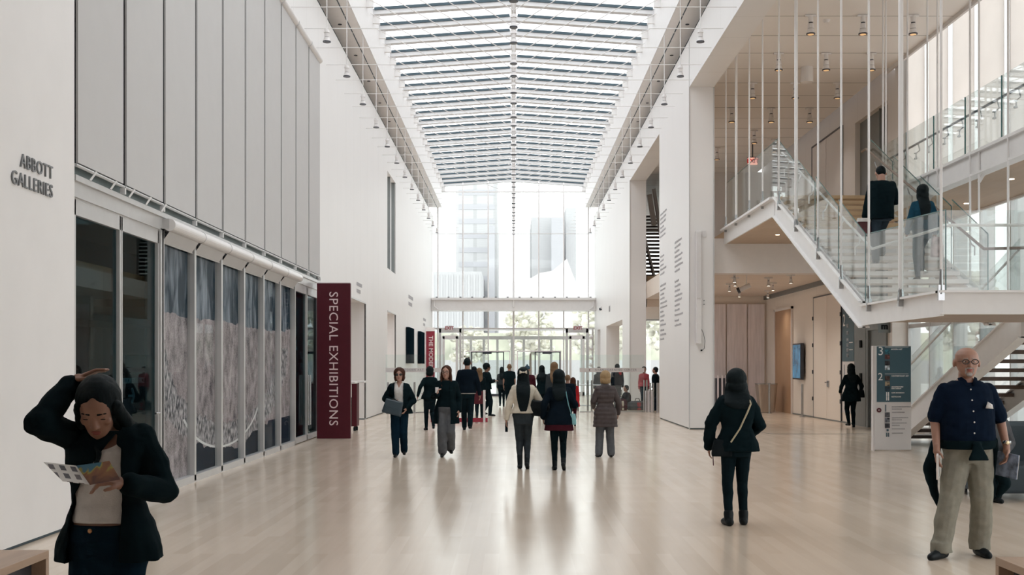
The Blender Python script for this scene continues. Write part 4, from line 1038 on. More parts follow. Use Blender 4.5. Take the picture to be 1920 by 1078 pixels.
gl = [(LX0 - .02, YF - .3, .25), (LX0 - .02, YB + .1, 2.65), (LX0 - .02, YB + .1, 3.7), (LX0 - .02, YF - .3, 1.25)]
gpane(gl, .012)
# hanging rods
for y, r in ((15.0, .018), (16.56, .034), (18.05, .018), (19.57, .018), (21.06, .018), (22.7, .034), (24.16, .018), (25.75, .018), (27.2, .018), (28.8, .03), (30.2, .018)):
    zb = 2.6 if y < YB else (zs(y) if y < YA else 5.24)
    sp('hanger_rod', MB().cyl((XL - .06, y, zb), (XL - .06, y, 9.39), r, n=10), M['steel'])
    sp('rod_fork', MB().cyl((XL - .06, y, zb - .02), (XL - .06, y, zb + .30), r * 1.5, .02, n=8).box(XL - .1, XL - .02, y - .02, y + .02, zb - .1, zb + .1), M['chrome'])
for y in (16.5, 18.0, 19.5, 21.0, 22.6, 24.1):
    zb = 2.6 if y < YB else zs(y)
    sp('hanger_rod', MB().cyl((XR + .07, y, zb), (XR + .07, y, 9.39), .018, n=10), M['steel'])
# walkway balustrade along the windows
wk = thing('walkway_balustrade', 'glass balustrade with dark handrail along the upper walkway before the blinds', 'balustrade', (7.8, 17, 5.25))
k = 0; y = 24.5
while y > 9:
    y1 = y - 1.5
    MB().prism([(7.81, y, 5.1), (7.81, y1 + .03, 5.1), (7.81, y1 + .03, 6.3), (7.81, y, 6.3)], (.012, 0, 0)).build('glass_panel', M['glassb'], wk, W=True)
    MB().bar((7.815, y1 + .03, 5.0), (7.815, y1 + .03, 6.3), .02, .02).build('glass_edge', M['gedge'], wk, W=True)
    for d in (.4, 1.1):
        MB().tube([(7.9, y - d, 5.98), (7.93, y - d, 5.86), (7.86, y - d, 5.80), (7.86, y - d, 5.70)], .011, 6).box(7.83, 7.87, y - d - .03, y - d + .03, 5.68, 5.71).box(7.83, 7.87, y - d - .03, y - d + .03, 5.79, 5.81).build('rail_bracket', M['chrome'], wk, W=True)
    y = y1
MB().tube([(7.9, 24.5, 6.0), (7.9, 8.5, 6.0)], .022, 10).build('handrail', M['darkm'], wk, W=True)
y = 24.0
while y > 12:
    MB().cyl((7.72, y, 4.2), (7.72, y, 9.39), .018, n=8).bar((7.72, y, 4.7), (7.9, y, 5.0), .03, .05).build('hanger_rod', M['steel'], wk, W=True); y -= 2.4
# far diagonal handrails of the lower window stair
# ================================================================ PEOPLE
def cl(name, c, rough=.95, var=.12, sc=14, bump=.15, bs=160, st=(1, 1, 1)): return mat(name, c, rough, var=var, scale=sc, bump=bump, bscale=bs, stretch=st, spec=.08)
K = dict(
    skin=mat('skin', (.31, .165, .115), .5, var=.06, scale=9), skinp=mat('pale_skin', (.42, .24, .18), .5, var=.06, scale=9), skind=mat('brown_skin', (.20, .105, .07), .5, var=.06),
    black=cl('black_cloth', (.0035, .0105, .0135)), black2=cl('near_black_knit', (.0045, .012, .016)), navy=cl('navy_cotton', (.0035, .009, .021)), dnavy=cl('dark_navy_wool', (.0035, .008, .014)),
    jeans=cl('dark_blue_denim', (.004, .017, .030)), white=cl('white_jersey', (.62, .60, .58)), cream=cl('cream_wool', (.60, .55, .46)), khaki=cl('khaki_twill', (.235, .225, .185)),
    grey=cl('grey_flannel', (.10, .105, .115)), dgrey=cl('charcoal_cloth', (.032, .04, .046)), puff=cl('taupe_quilted_nylon', (.075, .062, .062), .45), wine=cl('dark_wine_cloth', (.045, .008, .014)), red=cl('bright_red_cloth', (.36, .02, .025)),
    pink=cl('pink_fleece', (.36, .07, .085)), teal=cl('dark_teal_denim', (.012, .055, .09)), shoe=mat('black_leather', (.005, .008, .010), .5, spec=.2), hair=mat('black_hair', (.004, .009, .011), .6, var=.5, scale=50, stretch=(6, 6, .4), bump=.25, bscale=90, spec=.12),
    brown=mat('auburn_hair', (.05, .018, .010), .6, var=.5, scale=50, stretch=(6, 6, .4), bump=.25, bscale=90, spec=.12), blond=mat('blond_hair', (.34, .235, .13), .65, var=.35, scale=50, stretch=(6, 6, .4), bump=.25, bscale=90, spec=.12),
    sandy=mat('dark_blond_hair', (.17, .105, .06), .65, var=.35, scale=50, stretch=(6, 6, .4), bump=.25, bscale=90, spec=.12), ghair=mat('grey_stubble', (.30, .27, .25), .7, var=.3, scale=60), lip=mat('lips', (.30, .085, .07), .45), eye=mat('eye_dark', (.012, .009, .008), .15), eyew=mat('eye_white', (.5, .47, .45), .3), steelb=M['chrome'])
BULK = 1.07
TAB = {'f': [(.80, .10, .085), (.86, .155, .105), (.93, .178, .118), (1.02, .150, .104), (1.10, .128, .094), (1.18, .135, .098), (1.27, .152, .118), (1.33, .160, .112), (1.39, .165, .09), (1.44, .125, .072), (1.475, .065, .058), (1.50, .050, .052)],
       'm': [(.80, .11, .09), (.86, .155, .11), (.93, .168, .118), (1.02, .160, .115), (1.10, .158, .115), (1.20, .172, .12), (1.30, .188, .125), (1.38, .195, .105), (1.44, .15, .08), (1.475, .078, .065), (1.50, .058, .058)],
       'o': [(.80, .12, .10), (.86, .18, .135), (.93, .200, .160), (1.02, .212, .188), (1.10, .212, .192), (1.20, .208, .172), (1.30, .208, .145), (1.38, .205, .118), (1.44, .16, .09), (1.475, .085, .072), (1.50, .064, .064)]}
for _k in ('f', 'm'): TAB[_k] = [(z, rx * BULK, ry * BULK) if z < 1.46 else (z, rx, ry) for z, rx, ry in TAB[_k]]
def interp(tab, z):
    if z <= tab[0][0]: return tab[0][1:]
    for a, b in zip(tab, tab[1:]):
        if z <= b[0]:
            t = (z - a[0]) / (b[0] - a[0]); return tuple(a[i] + (b[i] - a[i]) * t for i in (1, 2))
    return tab[-1][1:]
def ik(a, b, l1, l2, hint):
    a, b = Vector(a), Vector(b); d = b - a; L_ = min(d.length, (l1 + l2) * .999); u = d.normalized()
    x = (l1 * l1 - l2 * l2 + L_ * L_) / (2 * L_); hgt = math.sqrt(max(l1 * l1 - x * x, 0))
    h = Vector(hint); h = (h - u * h.dot(u)).normalized(); return a + u * x + h * hgt
class Fig:
    def __init__(s, label, X, Y, h, away=True, sex='f', Z0=0, rz=0, lean=0, side=0, legs=((-.085, 0, .085), (.085, 0, .085)), feet=((-.15, 1, 0), (.15, 1, 0)), arms=None, nod=0, turn=0, head=None, skin='skin', vox=.0095, sit=False, group=None, sw=None):
        s.root = thing('person', label, 'person', (X, Y, Z0), rz, group); s.rz = rz
        s.k = h / 1.75; s.sg = 1 if away else -1; s.sex = sex; s.lean = lean; s.side = side; s.vox = vox; s.skin = K[skin]; s.sit = sit
        s.sw = sw or {'f': .143, 'm': .172, 'o': .183}[sex]
        s.pz = -.375 if sit else 0
        s.ank = [Vector(a) for a in legs]; s.feet = [Vector(f).normalized() for f in feet]
        hz = .90 + s.pz
        s.hip = [Vector((-.082, 0, hz)), Vector((.082, 0, hz))]
        s.knee = [ik(s.hip[i], s.ank[i], .425, .41, (0, 1, .25)) for i in (0, 1)]
        s.sh = [s.S(1.392) + Vector((sx * s.sw, 0, 0)) for sx in (-1, 1)]
        arms = arms or ({}, {})
        s.el, s.wr, s.hd, s.curl = [], [], [], []
        for i, a in enumerate(arms):
            q = -1 if i == 0 else 1
            w_ = Vector(a.get('w', (q * (s.sw + .05), .03, .86)))
            if s.sit and 'w' not in a: w_.z += s.pz
            e = Vector(a['e']) if 'e' in a else ik(s.sh[i], w_, .285, .255, a.get('hint', (q * .5, -1, 0)))
            s.el.append(e); s.wr.append(w_); s.hd.append(Vector(a.get('h', (w_ - e).normalized())).normalized()); s.curl.append(a.get('curl', .5))
        c = s.S(1.50); s.hc = Vector(head) if head else c + Vector((0, .025 + .06 * nod, .125 - .03 * nod))
        s.nk = s.S(1.44)
        s.MH = Matrix.Translation(s.hc) @ Matrix.Rotation(turn, 4, 'Z') @ Matrix.Rotation(-nod, 4, 'X') @ Matrix.Diagonal((1.09, 1.09, 1.07, 1))
        s.body()
    def S(s, z):
        t = max(0, (z - .93) / .55); return Vector((s.side * t, s.lean * t, z + s.pz))
    def T(s, p): p = Vector(p); return Vector((p.x * s.k, p.y * s.k * s.sg, p.z * s.k))
    def W(s, p):
        return Matrix.Rotation(s.rz, 4, 'Z') @ s.T(p) + s.root.location
    def part(s, nm, mb, m, vox=None, sm=3, wr=0.0, label=None, cut=None, raw=False, wf=7.0, shell=0):
        mb.v = [s.T(v) for v in mb.v]
        me = mb.mesh(nm); o = bpy.data.objects.new(nm, me)
        if not raw:
            C.objects.link(o)
            r = o.modifiers.new('r', 'REMESH'); r.mode = 'VOXEL'; r.voxel_size = vox or s.vox; r.use_smooth_shade = True
            if sm: q = o.modifiers.new('s', 'SMOOTH'); q.factor = .5; q.iterations = sm
            bpy.context.view_layer.update()
            m2 = bpy.data.meshes.new_from_object(o.evaluated_get(bpy.context.evaluated_depsgraph_get()))
            bpy.data.objects.remove(o); bpy.data.meshes.remove(me); me = m2
            if wr:
                off = Vector((s.root.location.x, s.root.location.y, 0)); ns = [v.normal.copy() for v in me.vertices]
                for v, n_ in zip(me.vertices, ns):
                    q = v.co + off; d = noise.noise(Vector((q.x * wf, q.y * wf, q.z * wf * 1.6))) + .5 * noise.noise(Vector((q.x * wf * 2.3, q.y * wf * 2.3, q.z * wf * 3.5)))
                    v.co = v.co + n_ * d * wr
            if cut:
                bm = bmesh.new(); bm.from_mesh(me)
                dele = []
                for f in bm.faces:
                    c = f.calc_center_median(); c = Vector((c.x / s.k, c.y / s.k * s.sg, c.z / s.k))
                    if cut(c, Vector((f.normal.x, f.normal.y * s.sg, f.normal.z))): dele.append(f)
                bmesh.ops.delete(bm, geom=dele, context='FACES')
                bv = [(v, [e.other_vert(v) for e in v.link_edges if e.is_boundary]) for v in bm.verts if any(e.is_boundary for e in v.link_edges)]
                for _ in range(14):
                    new = [(v, v.co * .4 + (ns[0].co + ns[1].co) * .3) for v, ns in bv if len(ns) == 2]
                    for v, p in new: v.co = p
                bm.to_mesh(me); bm.free()
            o = bpy.data.objects.new(nm, me)
        C.objects.link(o); o.parent = s.root
        me.materials.clear(); me.materials.append(m); me.name = nm
        for p in me.polygons: p.use_smooth = True
        if shell: q = o.modifiers.new('shell', 'SOLIDIFY'); q.thickness = shell; q.offset = -1
        if label: o['label'] = label
        return o
    def torso(s, mb, zs_, o=0.0, extra=None, p=2.3, tab=None):
        secs = []
        for z in zs_:
            rx, ry = interp(tab or TAB[s.sex], z)
            if extra: ex = extra(z); rx += ex[0]; ry += ex[1]
            c = s.S(z); secs.append((c.x, c.y, c.z, max(rx + o, .02), max(ry + o, .02)))
        return mb.loft(secs, 24, p)
    def hand(s, mb, i, big=1.0):
        w_ = s.wr[i]; d = s.hd[i]; q = -1 if i == 0 else 1
        side = Vector((0, 1, 0)); side = (side - d * side.dot(d))
        if side.length < .2: side = Vector((-q, 0, 0)) - d * (-q * d.x)
        side.normalize()                                         # thumb side, forward
        nrm = d.cross(side).normalized(); 
        if nrm.x * q > 0: nrm = -nrm                             # palm faces inward
        pc = w_ + d * .05
        R = Matrix((side, nrm, d)).transposed().to_4x4()
        mb.ball(pc, (.040, .015, .052), 12, 8, R); mb.cap(w_ - d * .02, w_ + d * .03, .026, .03, 10)
        cu = s.curl[i]
        for j, (off, L_) in enumerate(((.030, .072), (.010, .080), (-.011, .074), (-.031, .058))):
            b0 = w_ + d * .088 + side * off; a1 = cu * .6; d1 = (d * math.cos(a1) + nrm * math.sin(a1)); b1 = b0 + d1 * L_ * .5
            a2 = cu * 1.5; d2 = (d * math.cos(a2) + nrm * math.sin(a2)); b2 = b1 + d2 * L_ * .55
            mb.cap(b0 - d * .02, b1, .0095 * big, .0088 * big, 8); mb.cap(b1, b2, .0088 * big, .0072 * big, 8)
        t0 = w_ + d * .03 + side * .028; t1 = t0 + (side * .7 + d * .6 + nrm * .35).normalized() * .042; t2 = t1 + (side * .15 + d * .85 + nrm * .4).normalized() * .032
        mb.cap(t0, t1, .013 * big, .0105 * big, 8); mb.cap(t1, t2, .0105 * big, .0085 * big, 8)
    def headmb(s, mb):
        n0 = len(mb.v); w_ = {'f': 1.0, 'm': 1.06, 'o': 1.17}[s.sex]
        mb.loft([(0, .045, -.118, .020, .022), (0, .040, -.108, .036 * w_, .040), (0, .030, -.085, .049 * w_, .060), (0, .018, -.055, .060 * w_, .075), (0, .008, -.015, .069 * w_, .088), (0, .0, .025, .074 * w_, .095), (0, -.004, .06, .072 * w_, .092), (0, -.008, .088, .058 * w_, .074), (0, -.010, .108, .034 * w_, .045), (0, -.010, .116, .012, .016)], 20)
        mb.cap((0, .088, .018), (0, .104, -.026), .008, .0135, 8); mb.ball((-.011, .097, -.03), .008, 8, 6); mb.ball((.011, .097, -.03), .008, 8, 6)
        mb.cap((-.032, .080, .026), (.032, .080, .026), .011, .011, 8)
        mb.ball((0, .082, -.062), (.024, .014, .012), 10, 6); mb.ball((0, .070, -.100), (.020, .018, .014), 10, 6)
        for q in (-1, 1):
            mb.ball((q * (.076 * w_ + .004), -.006, -.008), (.012, .020, .032), 8, 6); mb.ball((q * .042, .062, -.02), (.022, .022, .022), 8, 6)
        for i in range(n0, len(mb.v)): mb.v[i] = s.MH @ mb.v[i]
    def body(s):
        mb = MB(); s.headmb(mb)
        jaw = s.MH @ Vector((0, -.022, -.075)); nr = .050 if s.sex == 'f' else .060
        mb.cap(s.S(1.42), jaw, nr + .004, nr, 14)
        s.torso(mb, [.81, .86, .93, 1.02, 1.10, 1.18, 1.27, 1.33, 1.39, 1.44, 1.475, 1.50], -.008)
        m = 1.0 if s.sex == 'f' else 1.15
        for i in (0, 1):
            mb.cap(s.sh[i], s.el[i], .046 * m, .036 * m); mb.cap(s.el[i], s.wr[i], .037 * m, .0245 * m); s.hand(mb, i, 1.0 if s.vox < .008 else 1.1)
            mb.cap(s.hip[i], s.knee[i], .080, .052); mb.cap(s.knee[i], s.ank[i], .052, .033)
            c = s.knee[i].lerp(s.ank[i], .3); mb.ball(c - Vector((0, .012, 0)), (.047, .05, .10), 10, 8)
            f = s.feet[i]; mb.cap(s.ank[i] - Vector((0, 0, .045)) - f * .02, s.ank[i] - Vector((0, 0, .055)) + f * .13, .034, .024)
        s.part('body', mb, s.skin, sm=2 if s.vox < .007 else 3)
    # clothing -------------------------------------------------------------
    def top(s, nm, m, hem=.95, o=.014, flare=0.0, sleeve=1.0, sr=.014, label=None, cut=None, wr=.005, vox=None, open_=None, neck=1.47, cuff=0.0, quilt=0, belly=0, shell=0, shape=None):
        mb = MB(); zz = [1.02, 1.10, 1.18, 1.27, 1.33, 1.39, 1.44, neck]; lo = []
        z = 1.0
        while z > hem + .02: lo.append(z); z -= .08
        lo.append(hem); zz = sorted(set([round(q, 3) for q in lo + [q for q in zz if q > hem]]))
        hb = interp(TAB[s.sex], .93)
        def ex(z):
            a = b = 0
            if z < .93: cur = interp(TAB[s.sex], z); a, b = hb[0] - cur[0], hb[1] - cur[1]
            t = max(0, (1.1 - z) / (1.1 - hem)) if hem < 1.1 else 0
            q = (quilt * abs(math.sin(z * PI / .085))) if quilt else 0
            if z < .99 and flare >= 0: a = max(a, 0)
            w = 0
            if shape: w = shape(z)
            return (a + flare * t + q + w, b + flare * t * .7 + q + belly * math.exp(-((z - 1.05) / .12) ** 2) + w)
        if quilt:
            zz = []; z = hem
            while z < 1.47: zz.append(z); z += .0212
        s.torso(mb, zz, o, ex)
        for i in (0, 1):
            if sleeve <= 0: continue
            mm = 1.0 if s.sex == 'f' else 1.15
            mb.cap(s.sh[i], s.el[i] if sleeve >= .5 else s.sh[i].lerp(s.el[i], sleeve * 2), .048 * mm + sr, .038 * mm + sr + cuff * (sleeve < .5))
            if sleeve < .5: pass
            else:
                e = s.el[i].lerp(s.wr[i], min(1, (sleeve - .5) * 2)); mb.cap(s.el[i], e, .038 * mm + sr, .027 * mm + sr + cuff)
        return s.part(nm, mb, m, vox, 3, wr, label, cut, shell=shell)
    def legs_(s, nm, m, o=.010, kr=0, ar=0, hem=1.0, label=None, top=1.03, wr=.004, vox=None):
        mb = MB(); s.torso(mb, [.775, .82, .86, .93, top - .03, top], o, lambda z: (.035, .02) if z < .83 else (0, 0))
        for i in (0, 1):
            end = s.knee[i].lerp(s.ank[i], hem)
            mb.cap(s.hip[i], s.knee[i], .092 + o, .060 + o + kr); mb.cap(s.knee[i], end, .060 + o + kr, .038 + o + ar)
            if kr < .01: c = s.knee[i].lerp(s.ank[i], .3); mb.ball(c - Vector((0, .012, 0)), (.057 + o, .060 + o, .12), 10, 8)
        if s.sit: mb.ball(s.S(.92), (.17 + o, .14 + o, .12), 14, 10)
        return s.part(nm, mb, m, vox, 3, wr, label)
    def skirt(s, m, hem, o=.03, fl=.05, top=1.04, label=None):
        mb = MB(); hb = interp(TAB[s.sex], .93); zz = [hem, (hem + .9) / 2, .88, .93, 1.0, top]
        s.torso(mb, zz, o, lambda z: ((hb[0] - interp(TAB[s.sex], z)[0] if z < .93 else 0) + fl * max(0, (1 - z) / .4), (hb[1] - interp(TAB[s.sex], z)[1] if z < .93 else 0) + fl * max(0, (1 - z) / .4)))
        s.part('skirt', mb, m, None, 2, .006, label)
    def shoes(s, m, boot=0.0, r=.0, nm='shoe', pitch=(0, 0)):
        for i in (0, 1):
            mb = MB(); f = s.feet[i]; a = s.ank[i]; up = Vector((0, 0, 1)); dn = Vector((0, 0, -.045))
            p_ = pitch[i]; fd = (f * math.cos(p_) - up * math.sin(p_)).normalized(); ud = (up * math.cos(p_) + f * math.sin(p_))
            heel = a - ud * .045 - fd * .035; ball_ = a - ud * .052 + fd * .10; toe = a - ud * .060 + fd * .165
            mb.cap(heel, ball_, .036 + r, .036 + r); mb.cap(ball_, toe, .036 + r, .026 + r); mb.cap(a, a - ud * .03, .040 + r, .042 + r)
            n_ = f.cross(up)
            for pt in (heel, ball_): mb.ball(pt - ud * .022, (.036, .036, .014), 10, 6)
            if boot: mb.cap(a, a.lerp(s.knee[i], boot), .042 + r, .046 + r)
            s.part(nm, mb, m, min(s.vox, .009), 2)
    def hair(s, kind, m, ln=1.25, w_=.10, back=True, label=None, front=False, vol=0.0, part_='hair'):
        mb = MB(); R = s.MH
        def b(c, r): 
            rr = R.to_3x3().to_4x4(); mb.ball(R @ Vector(c), r, 18, 12, rr)
        if kind == 'short':
            b((0, -.022, .035), (.082 + vol, .098 + vol, .090 + vol)); b((0, -.05, -.02), (.070 + vol, .06 + vol, .065))
        elif kind == 'crop':
            b((0, -.020, .028), (.080, .094, .092)); b((0, -.045, -.01), (.070, .058, .06))
        elif kind == 'bob':
            b((0, -.018, .032), (.092 + vol, .102 + vol, .098 + vol)); b((0, -.045, -.045), (.088 + vol, .065 + vol, .085)); b((-.07, -.01, -.05), (.028, .055, .07)); b((.07, -.01, -.05), (.028, .055, .07))
        elif kind == 'long':
            b((0, -.020, .030), (.088 + vol, .102 + vol, .098 + vol)); b((0, -.045, -.05), (.086 + vol, .062 + vol, .09))
            for q in (-1, 1): b((q * .072, -.012, -.06), (.026, .052, .085))
            top_ = R @ Vector((0, -.030, .035)); secs = []
            zb = ln + s.pz; zs_ = s.S(1.40).z; N_ = 10
            for j in range(N_ + 1):
                t = j / N_; z = top_.z + (zb - top_.z) * t
                u = min(1, max(0, (top_.z - z) / max(.05, top_.z - zs_)))          # 0 at the crown, 1 at the shoulders
                v = max(0, (zs_ - z) / max(.05, zs_ - zb)) if zb < zs_ else 0
                c = s.S(max(z - s.pz, .95)); yb = c.y - interp(TAB[s.sex], min(1.42, z - s.pz))[1] - .020
                y = top_.y - .012 * u + (min(yb, top_.y - .012) - (top_.y - .012)) * min(1, max(0, u - .55) * 2.2)
                x = top_.x * (1 - u) + c.x * u
                secs.append((x, y, z, (.086 + vol) * (1 - u) + w_ * u if v <= 0 else w_ * (1 - .55 * v ** 2), (.088 * (1 - u) + .050 * u) * (1 - .5 * v)))
            mb.loft(secs[::-1], 20)
            if front:
                for q in (-1, 1):
                    p0 = R @ Vector((q * .075, .02, .0)); p1 = R @ Vector((q * .085, .01, -.09)); p2 = s.S(1.40) + Vector((q * .085, .075, 0)); p3 = s.S(front if isinstance(front, float) else 1.3) + Vector((q * .08, .115, 0))
                    mb.cap(p0, p1, .026, .030, 10); mb.cap(p1, p2, .030, .026, 10); mb.cap(p2, p3, .026, .010, 10)
        cut = None
        Ri = R.inverted()
        def cut(c, n_):
            q = Ri @ c
            return q.y > .038 and abs(q.x) < .060 and -.13 < q.z < .100 - abs(q.x) * .95 and kind != 'none' and q.y < .2
        s.part(part_, mb, m, min(s.vox, .008), 3, .003, label, cut, wf=18)
    def face(s, glasses=False, brow=(.02, .012, .01), open_=True, big=1.0):
        def add(nm, mb, m, label=None):
            for i in range(len(mb.v)): mb.v[i] = s.MH @ mb.v[i]
            return s.part(nm, mb, m, raw=True, label=label)
        for q in (-1, 1):
            add('eye', MB().ball((q * .031, .0795, .006), (.0135, .0095, .0065 if open_ else .004), 10, 8), K['eyew'] if open_ else K['skin'])
            add('iris' if open_ else 'eyelashes', MB().ball((q * .031, .0865, .005), (.0055 if open_ else .014, .004, .0055 if open_ else .0025), 8, 6), K['eye'])
            add('eyebrow', MB().cap((q * .017, .091, .031), (q * .047, .080, .029), .0036, .0024, 6), K['hair'] if brow[0] < .1 else K['ghair'])
        add('lips', MB().ball((0, .0935, -.058), (.021, .0055, .0055), 10, 6).ball((0, .092, -.067), (.017, .006, .0055), 10, 6), K['lip'])
        if glasses:
            mb = MB()
            for q in (-1, 1):
                pts = [Vector((q * .034 + .025 * math.cos(t * PI / 8) , .108, .004 + .0175 * math.sin(t * PI / 8))) for t in range(17)]; mb.tube(pts, .0036, 5)
                mb.tube([(q * .058, .106, .010), (q * .076, .04, .008), (q * .080, -.01, .0)], .002, 5)
            mb.tube([(-.010, .108, .006), (.010, .108, .006)], .0022, 5)
            add('glasses', mb, K['eye'], 'thin dark framed glasses')
def walk(d, w_=.075, lift=.05):
    """ankles for a mid-stride pose; d>0: second foot leads"""
    return ((-w_, -d, .085 + (lift if d > 0 else 0)), (w_, d, .085 + (lift if d < 0 else 0)))
def bag(nm, label, fig, c, size, m, strap=None, rot=0, tilt=0, sm=M['black'], cat='bag', p=4, taper=.85, extra=None):
    w0 = fig.W(c); t = thing(nm, label, cat, w0)
    mb = MB(); a, b_, h = size
    mb.loft([(0, 0, -h / 2, a * .5, b_ * .5), (0, 0, -h / 2 + .02, a * .53, b_ * .55), (0, 0, 0, a * .5, b_ * .5), (0, 0, h / 2 - .02, a * .5 * taper, b_ * .36), (0, 0, h / 2, a * .5 * taper * .96, b_ * .25)], 24, p)
    mb.xf(Matrix.Rotation(rot, 4, 'Z') @ Matrix.Rotation(tilt, 4, 'Y')); mb.build('body', m, t, smooth=False)
    if strap:
        pts = [fig.W(q) - w0 for q in strap]; mb = MB().tube(pts, .009, 6); mb.build('strap', sm, t)
    if extra: extra(t)
    return t
def at(px, py_foot): Y = 3580.5 / (py_foot - 686); return (px - 963) * Y / F, Y
up_phone = None

# ---- foreground reader
f = Fig('young woman with long black hair reading a leaflet, one hand on her head', -1.763, 5.05, 1.68, away=False, vox=.0055, nod=.62, turn=-.12, head=(-.012, .105, 1.535),
        arms=(dict(e=(-.222, .255, 1.470), w=(-.150, .045, 1.640), h=(.80, -.10, .50), curl=.35), dict(e=(.262, .02, 1.15), w=(.160, .235, 1.205), h=(-.92, .25, .15), curl=.75)))
f.legs_('jeans', K['jeans'], .008, top=1.005, label='dark blue jeans'); f.shoes(K['shoe'])
f.top('shirt', K['white'], hem=1.015, o=.007, sleeve=0, wr=.003, label='white scoop neck top', cut=lambda c, n: c.y > -.02 and c.z > 1.345 + (c.x + .0) ** 2 * 5 and abs(c.x) < .12 or c.z > 1.44)
f.top('jacket', K['black'], hem=.845, o=.024, flare=.028, sleeve=.96, sr=.022, cuff=.004, label='black open jacket', wr=.010, shell=.006,
      cut=lambda c, n: c.y > .02 and c.z < 1.50 and abs(c.x) < .20 and (-.145 if c.z < 1.12 else -.145 + (c.z - 1.12) * .70) < c.x < (.095 if c.z < 1.36 else .07) and n.y > -.3 and abs(c.y) < .24 and not (c.x > .07 and c.y > .17) or (c.z > 1.43 and abs(c.x) < .085 and c.y > .0))
MBb = MB(); c0 = f.S(.985); MBb.ball((-.045, .122, .985), (.011, .006, .011), 10, 6); f.part('button', MBb, mat('brass_button', (.55, .30, .15), .3, metal=.8), raw=True)
f.face(open_=False)
f.hair('long', K['hair'], 1.12, .10, vol=.004)
mb = MB(); R = f.MH
for a, b, r1, r2 in (((.074, .03, .03), (.095, .0, -.08), .03, .038), ((.095, 0, -.08), (.11, -.05, -.18), .038, .032)): mb.cap(R @ Vector(a), R @ Vector(b), r1, r2)
mb.cap(R @ Vector((-.07, .03, .03)), R @ Vector((-.082, .0, -.09)), .022, .022); 
mb.cap(R @ Vector((.09, .0, -.1)), (.10, .10, 1.30), .032, .02); mb.cap(R @ Vector((-.05, .0, -.10)), (.00, .135, 1.33), .024, .013); mb.cap((.0, .135, 1.33), (-.03, .15, 1.20), .013, .006)
f.part('hair_strand', mb, K['hair'], .006, 3, .003, wf=18)
# leaflet
def leaflet_mat(nm, kind):
    m, t, b = nt(nm); N = t.nodes; L = t.links; tc = N.new('ShaderNodeTexCoord'); b.inputs['Roughness'].default_value = .5
    if kind == 'pictures':
        br = N.new('ShaderNodeTexBrick'); br.offset = 0; br.inputs['Scale'].default_value = 1; br.inputs['Brick Width'].default_value = .046; br.inputs['Row Height'].default_value = .062; br.inputs['Mortar Size'].default_value = .012
        br.inputs['Color1'].default_value = (.05, .05, .06, 1); br.inputs['Color2'].default_value = (.16, .10, .07, 1); br.inputs['Mortar'].default_value = (.60, .57, .53, 1); L.new(tc.outputs['Object'], br.inputs['Vector']); L.new(br.outputs[0], b.inputs['Base Color'])
    else:
        no = N.new('ShaderNodeTexNoise'); no.inputs['Scale'].default_value = 11; no.inputs['Distortion'].default_value = 1.2; L.new(tc.outputs['Object'], no.inputs['Vector'])
        s_ = N.new('ShaderNodeSeparateXYZ'); L.new(tc.outputs['Object'], s_.inputs[0]); ad = N.new('ShaderNodeMath'); ad.operation = 'MULTIPLY_ADD'; ad.inputs[1].default_value = 5.5; L.new(s_.outputs[1], ad.inputs[0]); L.new(no.outputs[0], ad.inputs[2])
        r = N.new('ShaderNodeValToRGB'); L.new(ad.outputs[0], r.inputs[0]); e = r.color_ramp.elements; r.color_ramp.interpolation = 'LINEAR'
        e[0].position = .1; e[0].color = (.03, .15, .26, 1); e[1].position = .95; e[1].color = (.12, .045, .03, 1)
        for p_, c in ((.56, (.05, .17, .24, 1)), (.62, (.42, .36, .07, 1)), (.68, (.30, .13, .05, 1)), (.80, (.24, .10, .045, 1))): q = e.new(p_); q.color = c
        L.new(r.outputs[0], b.inputs['Base Color'])
    return m
w0 = f.W((-.02, .36, 1.19)); t = thing('leaflet', 'open folded museum leaflet with small pictures held by the reading woman', 'leaflet', w0)
yl = 5.05 - .36
def leaf_quad(nm, pts, m):
    P4 = [Vector(p) for p in pts]; o_ = P4[0]; ux = (P4[1] - P4[0]).normalized(); nz = ux.cross(P4[3] - P4[0]).normalized(); uy = nz.cross(ux)
    R = Matrix((ux, uy, nz)).transposed(); mb = MB(); loc = [Vector(((p - o_).dot(ux), (p - o_).dot(uy), 0)) for p in P4]
    mb.prism(loc, (0, 0, .0012)); o = mb.build(nm, m, t); o.location = o_ - w0; o.rotation_euler = R.to_euler(); return o
A = P(82, 866, yl - .06); B = P(143, 873, yl + .03); Cc = P(168, 909, yl - .06); D = P(118, 902, yl - .13)
E = P(205, 864, yl - .02); G = P(226, 899, yl - .10)
leaf_quad('leaflet_page', (A, B, Cc, D), leaflet_mat('leaflet_pictures', 'pictures')); leaf_quad('leaflet_page', (B, E, G, Cc), leaflet_mat('leaflet_cover_print', 'paint'))

# ---- the bald man
X, Y = (1812 - 963) / 215, 10.1
g = Fig('bald man with glasses in a navy short-sleeved shirt and khaki trousers, striding forward', X, Y, 1.81, away=False, sex='o', vox=.0065, skin='skin', turn=.12, side=-.005,
        legs=((-.265, .16, .085), (.105, .02, .085)), feet=((-.85, .7, 0), (.05, 1, 0)),
        arms=(dict(e=(-.255, -.02, 1.135), w=(-.285, .10, .91), h=(-.03, .1, -1), curl=.45), dict(e=(.300, -.03, 1.13), w=(.300, .10, .91), h=(-.12, .15, -1), curl=.7)))
mb = MB(); g.torso(mb, [.775, .82, .86, .93, .955], .008, lambda z: (.03, .02) if z < .83 else (0, 0))
for i in (0, 1):
    kn = g.knee[i]; an = g.ank[i]
    mb.cap(g.hip[i] + Vector((.02, 0, 0)), kn, .118, .096); mb.cap(kn, an + Vector((0, -.005, .02)), .096, .082); mb.cyl(an + Vector((0, 0, -.035)), an + Vector((0, 0, .05)), .088, .085, 16)
